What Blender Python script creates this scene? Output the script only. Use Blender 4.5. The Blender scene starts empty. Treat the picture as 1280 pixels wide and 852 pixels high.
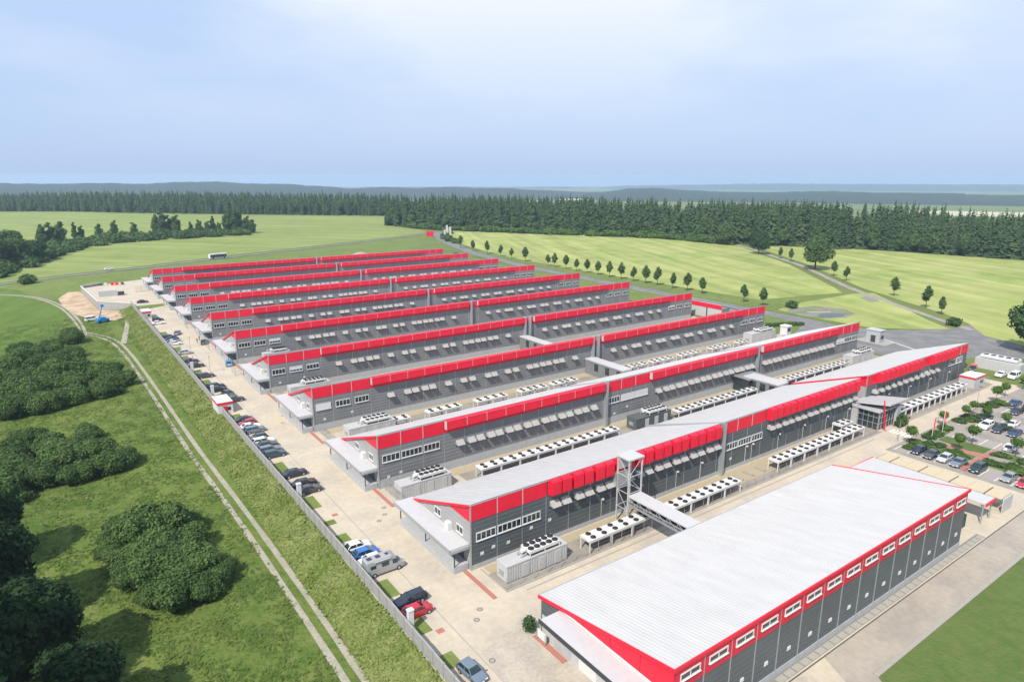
import bpy, bmesh, math, random
import numpy as np
from mathutils import Vector, Matrix

random.seed(7)
RNG = np.random.default_rng(7)
SC = bpy.context.scene
COL = SC.collection
R = math.radians

# ------------------------------------------------------------------ camera, sky, sun, exposure
cam_data = bpy.data.cameras.new("camera")
cam_data.sensor_width = 36.0
cam_data.lens = 835.0 / 1280.0 * 36.0
cam_data.clip_start = 1.0
cam_data.clip_end = 40000.0
cam = bpy.data.objects.new("camera", cam_data)
COL.objects.link(cam)
cam.location = (0, 0, 56)
cam.rotation_euler = (R(90 - 13.96), 0, R(-35.27))
SC.camera = cam

SUN_TRAVEL = Vector((0.60, 0.30, -0.74)).normalized()
to_sun = -SUN_TRAVEL
sun_el = math.asin(to_sun.z)
sun_az = math.atan2(to_sun.x, to_sun.y)
sun_data = bpy.data.lights.new("sun", "SUN")
sun_data.energy = 4.2
sun_data.angle = R(0.5)
sun_data.color = (1.0, 0.94, 0.84)
sun = bpy.data.objects.new("sun", sun_data)
COL.objects.link(sun)
sun.location = (-100, -60, 200)
sun.rotation_euler = SUN_TRAVEL.to_track_quat('-Z', 'Y').to_euler()

SC.view_settings.view_transform = 'Standard'
SC.view_settings.look = 'None'
SC.view_settings.exposure = 0.50
SC.view_settings.gamma = 1.0
SC.view_settings.use_curve_mapping = False
SC.cycles.max_bounces = 6
SC.cycles.volume_bounces = 1
SC.cycles.transparent_max_bounces = 8

world = bpy.data.worlds.new("World")
SC.world = world
world.use_nodes = True
wn, wl = world.node_tree.nodes, world.node_tree.links
wn.clear()
w_out = wn.new("ShaderNodeOutputWorld")
w_bg = wn.new("ShaderNodeBackground")
w_bg.inputs[1].default_value = 0.084
w_sky = wn.new("ShaderNodeTexSky")
w_sky.sky_type = 'NISHITA'
w_sky.sun_disc = False
w_sky.sun_elevation = sun_el
w_sky.sun_rotation = sun_az
w_sky.altitude = 0
w_sky.air_density = 1.1
w_sky.dust_density = 1.0
w_sky.ozone_density = 1.2
# thin high cloud: soft noise on the sky direction, stretched flat
w_tc = wn.new("ShaderNodeTexCoord")
w_map = wn.new("ShaderNodeMapping")
w_map.inputs['Scale'].default_value = (1.0, 1.0, 3.0)
w_map.inputs['Location'].default_value = (0.35, 0.1, 0.0)
w_n = wn.new("ShaderNodeTexNoise")
w_n.inputs['Scale'].default_value = 2.4
w_n.inputs['Detail'].default_value = 5.0
w_n.inputs['Roughness'].default_value = 0.5
w_ramp = wn.new("ShaderNodeValToRGB")      # veil of thin cloud: blue haze to milky white
w_ramp.color_ramp.elements[0].position = 0.34
w_ramp.color_ramp.elements[0].color = (0.50, 0.64, 0.89, 1)
w_ramp.color_ramp.elements[1].position = 0.66
w_ramp.color_ramp.elements[1].color = (0.93, 0.94, 0.965, 1)
w_bank = wn.new("ShaderNodeVectorMath")     # one broad bright cloud bank high over the far side
w_bank.operation = 'DOT_PRODUCT'
w_bank.inputs[1].default_value = (0.69, 0.70, 0.19)
w_bm = wn.new("ShaderNodeMapRange")
w_bm.inputs['From Min'].default_value = 0.80
w_bm.inputs['From Max'].default_value = 1.0
w_bm.inputs['To Min'].default_value = -0.10
w_bm.inputs['To Max'].default_value = 0.17
w_sum = wn.new("ShaderNodeMath")
w_sum.operation = 'ADD'
w_sep = wn.new("ShaderNodeSeparateXYZ")
w_el = wn.new("ShaderNodeMapRange")        # the milky cloud thins out toward the horizon haze
w_el.inputs['From Min'].default_value = 0.02
w_el.inputs['From Max'].default_value = 0.28
w_hz = wn.new("ShaderNodeMixRGB")
w_hz.inputs[1].default_value = (0.42, 0.56, 0.825, 1)
w_gain = wn.new("ShaderNodeMixRGB")
w_gain.blend_type = 'MULTIPLY'
w_gain.inputs[0].default_value = 1.0
w_gain.inputs[2].default_value = (10.0, 10.0, 10.0, 1)
w_mix = wn.new("ShaderNodeMixRGB")
w_mix.inputs[0].default_value = 0.85
wl.new(w_tc.outputs['Generated'], w_map.inputs[0])
wl.new(w_tc.outputs['Generated'], w_sep.inputs[0])
wl.new(w_sep.outputs[2], w_el.inputs[0])
wl.new(w_el.outputs[0], w_hz.inputs[0])
wl.new(w_map.outputs[0], w_n.inputs['Vector'])
wl.new(w_tc.outputs['Generated'], w_bank.inputs[0])
wl.new(w_bank.outputs['Value'], w_bm.inputs[0])
wl.new(w_bm.outputs[0], w_sum.inputs[0])
wl.new(w_n.outputs['Fac'], w_sum.inputs[1])
wl.new(w_sum.outputs[0], w_ramp.inputs[0])
wl.new(w_ramp.outputs[0], w_hz.inputs[2])
wl.new(w_hz.outputs[0], w_gain.inputs[1])
wl.new(w_gain.outputs[0], w_mix.inputs[2])
wl.new(w_sky.outputs[0], w_mix.inputs[1])
wl.new(w_mix.outputs[0], w_bg.inputs[0])
wl.new(w_bg.outputs[0], w_out.inputs[0])

# ------------------------------------------------------------------ materials
MATS = {}


def mat(name, col, rough=0.7, metal=0.0, var=0.0, vscale=0.3, col2=None, bump=0.0, bscale=5.0, spec=0.3, c2lo=0.42, c2hi=0.6, stretch=None, detail=4.0):
    """principled material; col2 mixes in through world-space noise, var darkens / lightens finely"""
    if name in MATS:
        return MATS[name]
    m = bpy.data.materials.new(name)
    m.use_nodes = True
    nt = m.node_tree
    n, l = nt.nodes, nt.links
    b = n["Principled BSDF"]
    b.inputs['Base Color'].default_value = (*col, 1)
    b.inputs['Roughness'].default_value = rough
    b.inputs['Metallic'].default_value = metal
    b.inputs['Specular IOR Level'].default_value = spec
    geo = None
    if var or col2 or bump:
        geo = n.new("ShaderNodeNewGeometry")
        pos = geo.outputs['Position']
        if stretch:
            mp = n.new("ShaderNodeMapping")
            mp.inputs['Scale'].default_value = stretch
            l.new(pos, mp.inputs[0])
            pos = mp.outputs[0]
    cur = None
    if col2:
        t = n.new("ShaderNodeTexNoise")
        t.inputs['Scale'].default_value = vscale
        t.inputs['Detail'].default_value = detail
        l.new(pos, t.inputs['Vector'])
        rp = n.new("ShaderNodeValToRGB")
        rp.color_ramp.elements[0].position = c2lo
        rp.color_ramp.elements[1].position = c2hi
        rp.color_ramp.elements[0].color = (*col, 1)
        rp.color_ramp.elements[1].color = (*col2, 1)
        l.new(t.outputs['Fac'], rp.inputs[0])
        cur = rp.outputs[0]
    if var:
        t2 = n.new("ShaderNodeTexNoise")
        t2.inputs['Scale'].default_value = vscale * 6.3
        t2.inputs['Detail'].default_value = 5
        l.new(pos, t2.inputs['Vector'])
        mr = n.new("ShaderNodeMapRange")
        mr.inputs['From Min'].default_value = 0.25
        mr.inputs['From Max'].default_value = 0.75
        mr.inputs['To Min'].default_value = 1 - var
        mr.inputs['To Max'].default_value = 1 + var
        l.new(t2.outputs['Fac'], mr.inputs[0])
        mx = n.new("ShaderNodeMixRGB")
        mx.blend_type = 'MULTIPLY'
        mx.inputs[0].default_value = 1
        if cur:
            l.new(cur, mx.inputs[1])
        else:
            mx.inputs[1].default_value = (*col, 1)
        l.new(mr.outputs[0], mx.inputs[2])
        cur = mx.outputs[0]
    if cur:
        l.new(cur, b.inputs['Base Color'])
    if bump:
        t3 = n.new("ShaderNodeTexNoise")
        t3.inputs['Scale'].default_value = bscale
        t3.inputs['Detail'].default_value = 4
        l.new(pos, t3.inputs['Vector'])
        bp = n.new("ShaderNodeBump")
        bp.inputs['Strength'].default_value = bump
        bp.inputs['Distance'].default_value = 0.3
        l.new(t3.outputs['Fac'], bp.inputs['Height'])
        l.new(bp.outputs[0], b.inputs['Normal'])
    MATS[name] = m
    return m


def cladding(name, col, rough=0.45, rib=9.0, axis='Z'):
    """profiled metal sheet: fine ribs as bump, slight panel-to-panel tone"""
    m = mat(name, col, rough, 0.0, var=0.10, vscale=0.05, spec=0.4)
    n, l = m.node_tree.nodes, m.node_tree.links
    b = n["Principled BSDF"]
    geo = n.new("ShaderNodeNewGeometry")
    sp = n.new("ShaderNodeSeparateXYZ")
    l.new(geo.outputs['Position'], sp.inputs[0])
    mu = n.new("ShaderNodeMath")
    mu.operation = 'MULTIPLY'
    mu.inputs[1].default_value = rib
    l.new(sp.outputs[axis], mu.inputs[0])
    si = n.new("ShaderNodeMath")
    si.operation = 'SINE'
    l.new(mu.outputs[0], si.inputs[0])
    bp = n.new("ShaderNodeBump")
    bp.inputs['Strength'].default_value = 0.25
    bp.inputs['Distance'].default_value = 0.06
    l.new(si.outputs[0], bp.inputs['Height'])
    l.new(bp.outputs[0], b.inputs['Normal'])
    return m


def leaf_mat(name, c1, c2, rough=0.75, trans=0.25, scale=0.6, island=0.45):
    """foliage: tone varies leaf to leaf (random per island), clump to clump and tree to tree"""
    m = bpy.data.materials.new(name)
    m.use_nodes = True
    n, l = m.node_tree.nodes, m.node_tree.links
    b = n["Principled BSDF"]
    out = n["Material Output"]
    b.inputs['Roughness'].default_value = rough
    b.inputs['Specular IOR Level'].default_value = 0.15
    geo = n.new("ShaderNodeNewGeometry")
    oi = n.new("ShaderNodeObjectInfo")
    no = n.new("ShaderNodeTexNoise")
    no.inputs['Scale'].default_value = scale
    no.inputs['Detail'].default_value = 2
    l.new(geo.outputs['Position'], no.inputs['Vector'])
    a = n.new("ShaderNodeMath")
    a.operation = 'MULTIPLY_ADD'
    a.inputs[1].default_value = island
    l.new(geo.outputs['Random Per Island'], a.inputs[0])
    a2 = n.new("ShaderNodeMath")
    a2.operation = 'MULTIPLY_ADD'
    a2.inputs[1].default_value = 0.35
    l.new(oi.outputs['Random'], a2.inputs[0])
    a3 = n.new("ShaderNodeMath")
    a3.operation = 'MULTIPLY_ADD'
    a3.inputs[1].default_value = 0.9
    a3.inputs[2].default_value = -0.32
    l.new(no.outputs['Fac'], a3.inputs[0])
    l.new(a3.outputs[0], a2.inputs[2])
    l.new(a2.outputs[0], a.inputs[2])
    mx = n.new("ShaderNodeMixRGB")
    mx.inputs[1].default_value = (*c1, 1)
    mx.inputs[2].default_value = (*c2, 1)
    l.new(a.outputs[0], mx.inputs[0])
    l.new(mx.outputs[0], b.inputs['Base Color'])
    tr = n.new("ShaderNodeBsdfTranslucent")
    l.new(mx.outputs[0], tr.inputs['Color'])
    ms = n.new("ShaderNodeMixShader")
    ms.inputs[0].default_value = trans
    l.new(b.outputs[0], ms.inputs[1])
    l.new(tr.outputs[0], ms.inputs[2])
    l.new(ms.outputs[0], out.inputs[0])
    MATS[name] = m
    return m


red = mat("red_coated_metal", (0.66, 0.011, 0.036), 0.42, var=0.08, vscale=0.15, spec=0.35)
red_deep = mat("darker_red_coated_metal", (0.58, 0.010, 0.040), 0.42, var=0.08, vscale=0.15, spec=0.3)  # front hall fascia's view-dependent dimness put into the red; same tone on the billboard
grey_clad = cladding("grey_cladding", (0.175, 0.18, 0.19))
dark_clad = cladding("anthracite_cladding", (0.085, 0.10, 0.108))
side_clad = cladding("silver_grey_cladding", (0.32, 0.315, 0.315))
white_roof = mat("white_roof_sheet", (0.465, 0.457, 0.45), 0.5, var=0.07, vscale=0.12, stretch=(1, 0.15, 1))
grey_roof = mat("light_grey_roof_sheet", (0.42, 0.43, 0.45), 0.5, var=0.06, vscale=0.1)
canopy_roof = mat("pale_canopy_sheet", (0.455, 0.45, 0.455), 0.5, var=0.05, vscale=0.2)
white = mat("white_paint", (0.58, 0.58, 0.57), 0.45, var=0.05, vscale=0.5)
offwhite = mat("weathered_white_steel", (0.42, 0.42, 0.42), 0.5, var=0.12, vscale=0.5)
galv = mat("galvanised_steel", (0.42, 0.44, 0.46), 0.4, 0.55, var=0.1, vscale=0.6)
dark_steel = mat("dark_steel", (0.06, 0.065, 0.07), 0.5, 0.3, var=0.1, vscale=0.7)
plinth_m = mat("plinth_concrete", (0.36, 0.37, 0.38), 0.8, var=0.1, vscale=0.25)
glass = mat("dark_window_glass", (0.02, 0.03, 0.035), 0.06, var=0.3, vscale=0.12, spec=0.8)
flap_m = mat("flap_sheet", (0.345, 0.335, 0.32), 0.5, var=0.1, vscale=0.3)
black = mat("fan_black", (0.02, 0.021, 0.022), 0.5)
rubber = mat("tyre_rubber", (0.018, 0.018, 0.018), 0.85)
rim_m = mat("wheel_rim", (0.5, 0.5, 0.52), 0.35, 0.7)
lamp_w = mat("headlight_lens", (0.75, 0.76, 0.78), 0.1, spec=0.8)
lamp_r = mat("tail_light_lens", (0.45, 0.01, 0.012), 0.15, spec=0.7)
plate_m = mat("number_plate_white", (0.75, 0.75, 0.72), 0.5)
concrete = mat("yard_concrete", (0.475, 0.408, 0.315), 0.85, var=0.09, vscale=0.16, col2=(0.395, 0.35, 0.285), c2lo=0.40, c2hi=0.68, bump=0.05, bscale=3)
sand_strip = mat("sand_strip", (0.36, 0.30, 0.20), 0.9, var=0.1, vscale=0.3)
gravel_g = mat("grey_gravel", (0.21, 0.195, 0.175), 0.95, var=0.2, vscale=0.8, bump=0.3, bscale=12)
paving_g = mat("grey_beige_paving", (0.285, 0.255, 0.215), 0.85, var=0.10, vscale=0.2, col2=(0.235, 0.215, 0.19))
asphalt = mat("asphalt", (0.15, 0.15, 0.15), 0.9, var=0.1, vscale=0.2, col2=(0.19, 0.187, 0.183))
yard_worn_m = mat("worn_yard_concrete", (0.42, 0.37, 0.305), 0.88, var=0.14, vscale=0.35, col2=(0.36, 0.32, 0.27), bump=0.1, bscale=3)
service_m = mat("warm_grey_asphalt", (0.345, 0.305, 0.25), 0.88, var=0.10, vscale=0.2, col2=(0.295, 0.265, 0.225))
stall_m = mat("stall_paving", (0.30, 0.27, 0.25), 0.9, var=0.08, vscale=0.5)
brick_red = mat("red_brick_paving", (0.36, 0.15, 0.115), 0.85, var=0.15, vscale=1.2)
kerb_m = mat("kerb_stone", (0.31, 0.29, 0.255), 0.85, var=0.1, vscale=0.6)
beige_roof = mat("beige_carport_roof", (0.48, 0.40, 0.28), 0.7, var=0.05, vscale=0.3)
line_white = mat("road_paint_white", (0.75, 0.75, 0.72), 0.7, var=0.1, vscale=1)
iron = mat("cast_iron", (0.10, 0.085, 0.07), 0.7)
soil = mat("bare_soil", (0.36, 0.25, 0.16), 0.95, var=0.2, vscale=0.25, col2=(0.46, 0.36, 0.25), bump=0.4, bscale=1.5)
rut_m = mat("gravel_track", (0.315, 0.285, 0.23), 0.95, var=0.2, vscale=0.4, col2=(0.27, 0.255, 0.19), bump=0.3, bscale=6)
wall_conc = mat("precast_concrete", (0.30, 0.295, 0.285), 0.85, var=0.1, vscale=0.3)
bark = mat("bark", (0.07, 0.055, 0.04), 0.9, var=0.2, vscale=2)
rim_m2 = mat("pond_rim_gravel", (0.20, 0.19, 0.165), 0.95, var=0.2, vscale=0.25, col2=(0.14, 0.18, 0.06), c2lo=0.45, c2hi=0.58)
water_m = mat("pond_water", (0.02, 0.03, 0.04), 0.15, spec=0.25)
leaf_green_paint = mat("dark_green_paint", (0.012, 0.05, 0.035), 0.5)
blue_m = mat("blue_paint", (0.02, 0.20, 0.50), 0.4)
skin_m = mat("skin", (0.5, 0.32, 0.24), 0.6)
cloth_d = mat("dark_clothing", (0.03, 0.03, 0.045), 0.8)
cloth_r = mat("red_clothing", (0.4, 0.03, 0.03), 0.8)


def grass_mat(name, c1, c2, c3, s_big, s_mid, bump=0.4, bscale=1.2, line=None):
    """grass / crop: three tones through two scales of noise, optional drill lines"""
    m = bpy.data.materials.new(name)
    m.use_nodes = True
    n, l = m.node_tree.nodes, m.node_tree.links
    b = n["Principled BSDF"]
    b.inputs['Roughness'].default_value = 0.9
    b.inputs['Specular IOR Level'].default_value = 0.1
    geo = n.new("ShaderNodeNewGeometry")
    t1 = n.new("ShaderNodeTexNoise")
    t1.inputs['Scale'].default_value = s_big
    t1.inputs['Detail'].default_value = 5
    t1.inputs['Roughness'].default_value = 0.6
    t2 = n.new("ShaderNodeTexNoise")
    t2.inputs['Scale'].default_value = s_mid
    t2.inputs['Detail'].default_value = 6
    t2.inputs['Roughness'].default_value = 0.65
    l.new(geo.outputs['Position'], t1.inputs['Vector'])
    l.new(geo.outputs['Position'], t2.inputs['Vector'])
    r1 = n.new("ShaderNodeMapRange")
    r1.inputs['From Min'].default_value = 0.36
    r1.inputs['From Max'].default_value = 0.64
    l.new(t1.outputs['Fac'], r1.inputs[0])
    r2 = n.new("ShaderNodeMapRange")
    r2.inputs['From Min'].default_value = 0.34
    r2.inputs['From Max'].default_value = 0.68
    l.new(t2.outputs['Fac'], r2.inputs[0])
    m1 = n.new("ShaderNodeMixRGB")
    m1.inputs[1].default_value = (*c1, 1)
    m1.inputs[2].default_value = (*c2, 1)
    l.new(r1.outputs[0], m1.inputs[0])
    m2 = n.new("ShaderNodeMixRGB")
    m2.inputs[2].default_value = (*c3, 1)
    l.new(m1.outputs[0], m2.inputs[1])
    mm = n.new("ShaderNodeMath")
    mm.operation = 'MULTIPLY'
    mm.inputs[1].default_value = 0.75
    l.new(r2.outputs[0], mm.inputs[0])
    l.new(mm.outputs[0], m2.inputs[0])
    cur = m2.outputs[0]
    if line:
        ang, period, dark = line
        mp = n.new("ShaderNodeMapping")
        mp.inputs['Rotation'].default_value = (0, 0, ang)
        l.new(geo.outputs['Position'], mp.inputs[0])
        sp = n.new("ShaderNodeSeparateXYZ")
        l.new(mp.outputs[0], sp.inputs[0])
        wob = n.new("ShaderNodeMath")
        wob.operation = 'MULTIPLY_ADD'
        wob.inputs[1].default_value = 9.0
        l.new(t1.outputs['Fac'], wob.inputs[0])
        l.new(sp.outputs['X'], wob.inputs[2])
        pp = n.new("ShaderNodeMath")
        pp.operation = 'PINGPONG'
        pp.inputs[1].default_value = period
        l.new(wob.outputs[0], pp.inputs[0])
        mr = n.new("ShaderNodeMapRange")
        mr.inputs['From Min'].default_value = 0.0
        mr.inputs['From Max'].default_value = 1.2
        mr.inputs['To Min'].default_value = dark
        mp2 = n.new("ShaderNodeMapping")
        mp2.inputs['Scale'].default_value = (0.11, 0.006, 1.0)
        l.new(mp.outputs[0], mp2.inputs[0])
        t5 = n.new("ShaderNodeTexNoise")
        t5.inputs['Scale'].default_value = 1.0
        t5.inputs['Detail'].default_value = 6
        l.new(mp2.outputs[0], t5.inputs['Vector'])
        st = n.new("ShaderNodeMapRange")
        st.inputs['From Min'].default_value = 0.3
        st.inputs['From Max'].default_value = 0.7
        st.inputs['To Min'].default_value = 0.80
        st.inputs['To Max'].default_value = 1.18
        l.new(t5.outputs['Fac'], st.inputs[0])
        ms_ = n.new("ShaderNodeMixRGB")
        ms_.blend_type = 'MULTIPLY'
        ms_.inputs[0].default_value = 1
        l.new(cur, ms_.inputs[1])
        l.new(st.outputs[0], ms_.inputs[2])
        cur = ms_.outputs[0]
        mr.inputs['To Max'].default_value = 1.0
        l.new(pp.outputs[0], mr.inputs[0])
        mx = n.new("ShaderNodeMixRGB")
        mx.blend_type = 'MULTIPLY'
        mx.inputs[0].default_value = 1
        l.new(cur, mx.inputs[1])
        l.new(mr.outputs[0], mx.inputs[2])
        cur = mx.outputs[0]
    l.new(cur, b.inputs['Base Color'])
    t3 = n.new("ShaderNodeTexNoise")
    t3.inputs['Scale'].default_value = bscale
    t3.inputs['Detail'].default_value = 5
    l.new(geo.outputs['Position'], t3.inputs['Vector'])
    bp = n.new("ShaderNodeBump")
    bp.inputs['Strength'].default_value = bump
    bp.inputs['Distance'].default_value = 0.6
    l.new(t3.outputs['Fac'], bp.inputs['Height'])
    l.new(bp.outputs[0], b.inputs['Normal'])
    MATS[name] = m
    return m


meadow_m = grass_mat("meadow_grass", (0.052, 0.100, 0.017), (0.105, 0.150, 0.030), (0.155, 0.180, 0.050), 0.04, 0.35, 0.7, 1.4)
bank_m = grass_mat("bank_grass", (0.10, 0.155, 0.028), (0.165, 0.205, 0.045), (0.23, 0.24, 0.085), 0.10, 0.7, 0.7, 1.8)
lawn_m = grass_mat("lawn_grass", (0.062, 0.115, 0.026), (0.092, 0.14, 0.036), (0.13, 0.15, 0.055), 0.08, 0.6, 0.3, 2.5)
field_m = grass_mat("green_field", (0.075, 0.132, 0.022), (0.095, 0.150, 0.028), (0.115, 0.165, 0.038), 0.02, 0.25, 0.25, 1.0, line=(0.5, 9, 0.92))
crop_m = grass_mat("pale_crop", (0.160, 0.215, 0.055), (0.200, 0.245, 0.072), (0.240, 0.270, 0.095), 0.012, 0.08, 0.25, 0.9, line=(-0.72, 12, 0.90))
crop2_m = grass_mat("yellow_green_crop", (0.175, 0.245, 0.052), (0.285, 0.312, 0.098), (0.36, 0.36, 0.150), 0.018, 0.06, 0.25, 0.9, line=(0.42, 11, 0.86))
verge_m = grass_mat("verge_grass", (0.085, 0.140, 0.030), (0.135, 0.180, 0.046), (0.18, 0.21, 0.068), 0.05, 0.4, 0.4, 1.8)
base_m = grass_mat("open_country", (0.08, 0.12, 0.03), (0.13, 0.17, 0.045), (0.17, 0.19, 0.06), 0.004, 0.03, 0.2, 0.5)
hill_m = grass_mat("wooded_hill", (0.012, 0.026, 0.020), (0.020, 0.036, 0.022), (0.034, 0.052, 0.026), 0.0030, 0.012, 1.0, 0.03)

leaf_dark = leaf_mat("dark_leaves", (0.024, 0.060, 0.020), (0.070, 0.130, 0.040))
leaf_mid = leaf_mat("mid_green_leaves", (0.034, 0.080, 0.022), (0.100, 0.165, 0.048))
leaf_bright = leaf_mat("fresh_green_leaves", (0.045, 0.11, 0.016), (0.12, 0.20, 0.04))
needle = leaf_mat("spruce_needles", (0.024, 0.054, 0.022), (0.082, 0.128, 0.046), trans=0.15, scale=0.08, island=0.2)
thicket = leaf_mat("thicket_leaves", (0.022, 0.060, 0.016), (0.125, 0.195, 0.058), scale=0.8, island=0.55)
near_shaded = leaf_mat("shade_darkened_leaves", (0.009, 0.028, 0.011), (0.036, 0.072, 0.024))  # shade over the lower-left corner trees put into the leaf colour
tuft_m = leaf_mat("grass_blades", (0.065, 0.120, 0.020), (0.155, 0.190, 0.050), trans=0.3, scale=0.10, island=0.22)
bank_tuft_m = leaf_mat("bank_weeds", (0.115, 0.175, 0.028), (0.40, 0.40, 0.175), trans=0.3, scale=0.22, island=0.3)

# ------------------------------------------------------------------ mesh helpers


ORD = ["first", "second", "third", "fourth", "fifth", "sixth", "seventh", "eighth", "ninth", "tenth", "eleventh", "twelfth", "thirteenth", "fourteenth", "fifteenth",
       "sixteenth", "seventeenth", "eighteenth", "nineteenth", "twentieth", "twenty-first", "twenty-second", "twenty-third", "twenty-fourth", "twenty-fifth"]


class MB:
    def __init__(self):
        self.v, self.f, self.m = [], [], []

    def add(self, vs, fs, mi=0):
        k = len(self.v)
        self.v += [tuple(p) for p in vs]
        self.f += [tuple(k + i for i in f) for f in fs]
        self.m += [mi] * len(fs)
        return self

    def box(self, x0, y0, z0, x1, y1, z1, mi=0):
        return self.add([(x0, y0, z0), (x1, y0, z0), (x1, y1, z0), (x0, y1, z0), (x0, y0, z1), (x1, y0, z1), (x1, y1, z1), (x0, y1, z1)],
                        [(0, 3, 2, 1), (4, 5, 6, 7), (0, 1, 5, 4), (1, 2, 6, 5), (2, 3, 7, 6), (3, 0, 4, 7)], mi)

    def prism_x(self, prof, x0, x1, mi=0):
        """profile of (y,z), counter-clockwise seen from +x, pushed along x"""
        n = len(prof)
        vs = [(x0, y, z) for y, z in prof] + [(x1, y, z) for y, z in prof]
        fs = [tuple(reversed(range(n))), tuple(range(n, 2 * n))]
        fs += [(i, (i + 1) % n, n + (i + 1) % n, n + i) for i in range(n)]
        return self.add(vs, fs, mi)

    def prism_z(self, poly, z0, z1, mi=0):
        n = len(poly)
        vs = [(x, y, z0) for x, y in poly] + [(x, y, z1) for x, y in poly]
        fs = [tuple(reversed(range(n))), tuple(range(n, 2 * n))]
        fs += [(i, (i + 1) % n, n + (i + 1) % n, n + i) for i in range(n)]
        return self.add(vs, fs, mi)

    def tube(self, p, q, r0, r1=None, n=6, mi=0):
        p, q = Vector(p), Vector(q)
        r1 = r0 if r1 is None else r1
        d = (q - p).normalized()
        a = d.orthogonal().normalized()
        b = d.cross(a)
        vs = []
        for c, r in ((p, r0), (q, r1)):
            for i in range(n):
                t = 2 * math.pi * i / n
                vs.append(c + a * (r * math.cos(t)) + b * (r * math.sin(t)))
        fs = [(i, (i + 1) % n, n + (i + 1) % n, n + i) for i in range(n)]
        fs += [tuple(reversed(range(n))), tuple(range(n, 2 * n))]
        return self.add(vs, fs, mi)

    def mesh(self, name, mats, smooth=False):
        me = bpy.data.meshes.new(name)
        me.from_pydata(self.v, [], self.f)
        for m in (mats if isinstance(mats, (list, tuple)) else [mats]):
            me.materials.append(m)
        me.polygons.foreach_set("material_index", self.m)
        if smooth:
            me.polygons.foreach_set("use_smooth", [True] * len(self.f))
        me.update()
        return me

    def obj(self, name, mats, parent=None, loc=(0, 0, 0), smooth=False):
        return put(name, self.mesh(name, mats, smooth), parent, loc)


def put(name, me, parent=None, loc=(0, 0, 0), rz=0.0, scale=None):
    o = bpy.data.objects.new(name, me)
    COL.objects.link(o)
    o.location = loc
    if rz:
        o.rotation_euler = (0, 0, rz)
    if scale is not None:
        o.scale = scale if isinstance(scale, (tuple, list)) else (scale,) * 3
    if parent is not None:
        o.parent = parent
    return o


def tag(o, label=None, cat=None, group=None, kind=None):
    if label:
        o["label"] = label
    if cat:
        o["category"] = cat
    if group:
        o["group"] = group
    if kind:
        o["kind"] = kind
    return o


def thing(name, label, cat, loc=(0, 0, 0), rz=0.0, group=None):
    return tag(put(name, None, None, loc, rz), label, cat, group)


def struct(o):
    o["kind"] = "structure"
    return o


def copy_tree(o, parent=None):
    c = o.copy()
    COL.objects.link(c)
    if parent is not None:
        c.parent = parent
    for ch in KIDS.get(o.name, ()):
        copy_tree(ch, c)
    return c


KIDS = {}


def remember(root):
    """note the children once so that copies need no search"""
    def walk(o):
        KIDS[o.name] = [c for c in bpy.data.objects if c.parent == o]
        for c in KIDS[o.name]:
            walk(c)
    walk(root)


# ------------------------------------------------------------------ terrain
def zA(x, y=100.0):
    """bank below the site's left edge, fading to a gentle fall beyond the far end"""
    near = 0.0 if x >= 30 else (-2.2 * (30 - x) / 5.0 if x >= 25 else -2.2 - (25 - max(x, -150)) * 0.04)
    if y <= 340:
        return near
    far = 0.0 if x >= 60 else -0.03 * (60 - max(x, -150))
    f = min(1.0, (y - 340) / 100.0)
    return near * (1 - f) + far * f


EO_T = [(-180, 1000), (22, 1000), (29, 860), (46, 745), (60, 650), (73, 600), (90, 570), (120, 560), (180, 1000)]


def zB(x, y):
    t = math.degrees(math.atan2(x, y))
    eo = np.interp(t, [a for a, b in EO_T], [b for a, b in EO_T])
    e = (x * 0.70 + y * 0.714) - eo
    if t > 120 or t < -60:
        e = math.hypot(x, y) - 1200
    if e <= 0:
        return 0.0
    if e < 700:
        return -0.06 * e
    return -42 - 0.012 * (e - 700)


def tz(x, y):
    return zA(x, y) + zB(x, y)


def grid_lines(lo, hi, marks, near, grow):
    out = set(marks)
    for s in (1, -1):
        p, st = 0.0, near
        while abs(p) < 14500:
            out.add(round(s * p, 2))
            p += st
            st *= grow
    return sorted(v for v in out if lo <= v <= hi)


gx = grid_lines(-14000, 14000, (60, 30, 25, -150), 20, 1.06)
gy = grid_lines(-14000, 14000, (340, 350, 360, 370, 380, 390, 400, 410, 420, 430, 440), 20, 1.06)
vs = [(x, y, tz(x, y)) for y in gy for x in gx]
nx = len(gx)
fs = [(j * nx + i, j * nx + i + 1, (j + 1) * nx + i + 1, (j + 1) * nx + i) for j in range(len(gy) - 1) for i in range(nx - 1)]
struct(MB().add(vs, fs).obj("ground", base_m, smooth=False))


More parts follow.
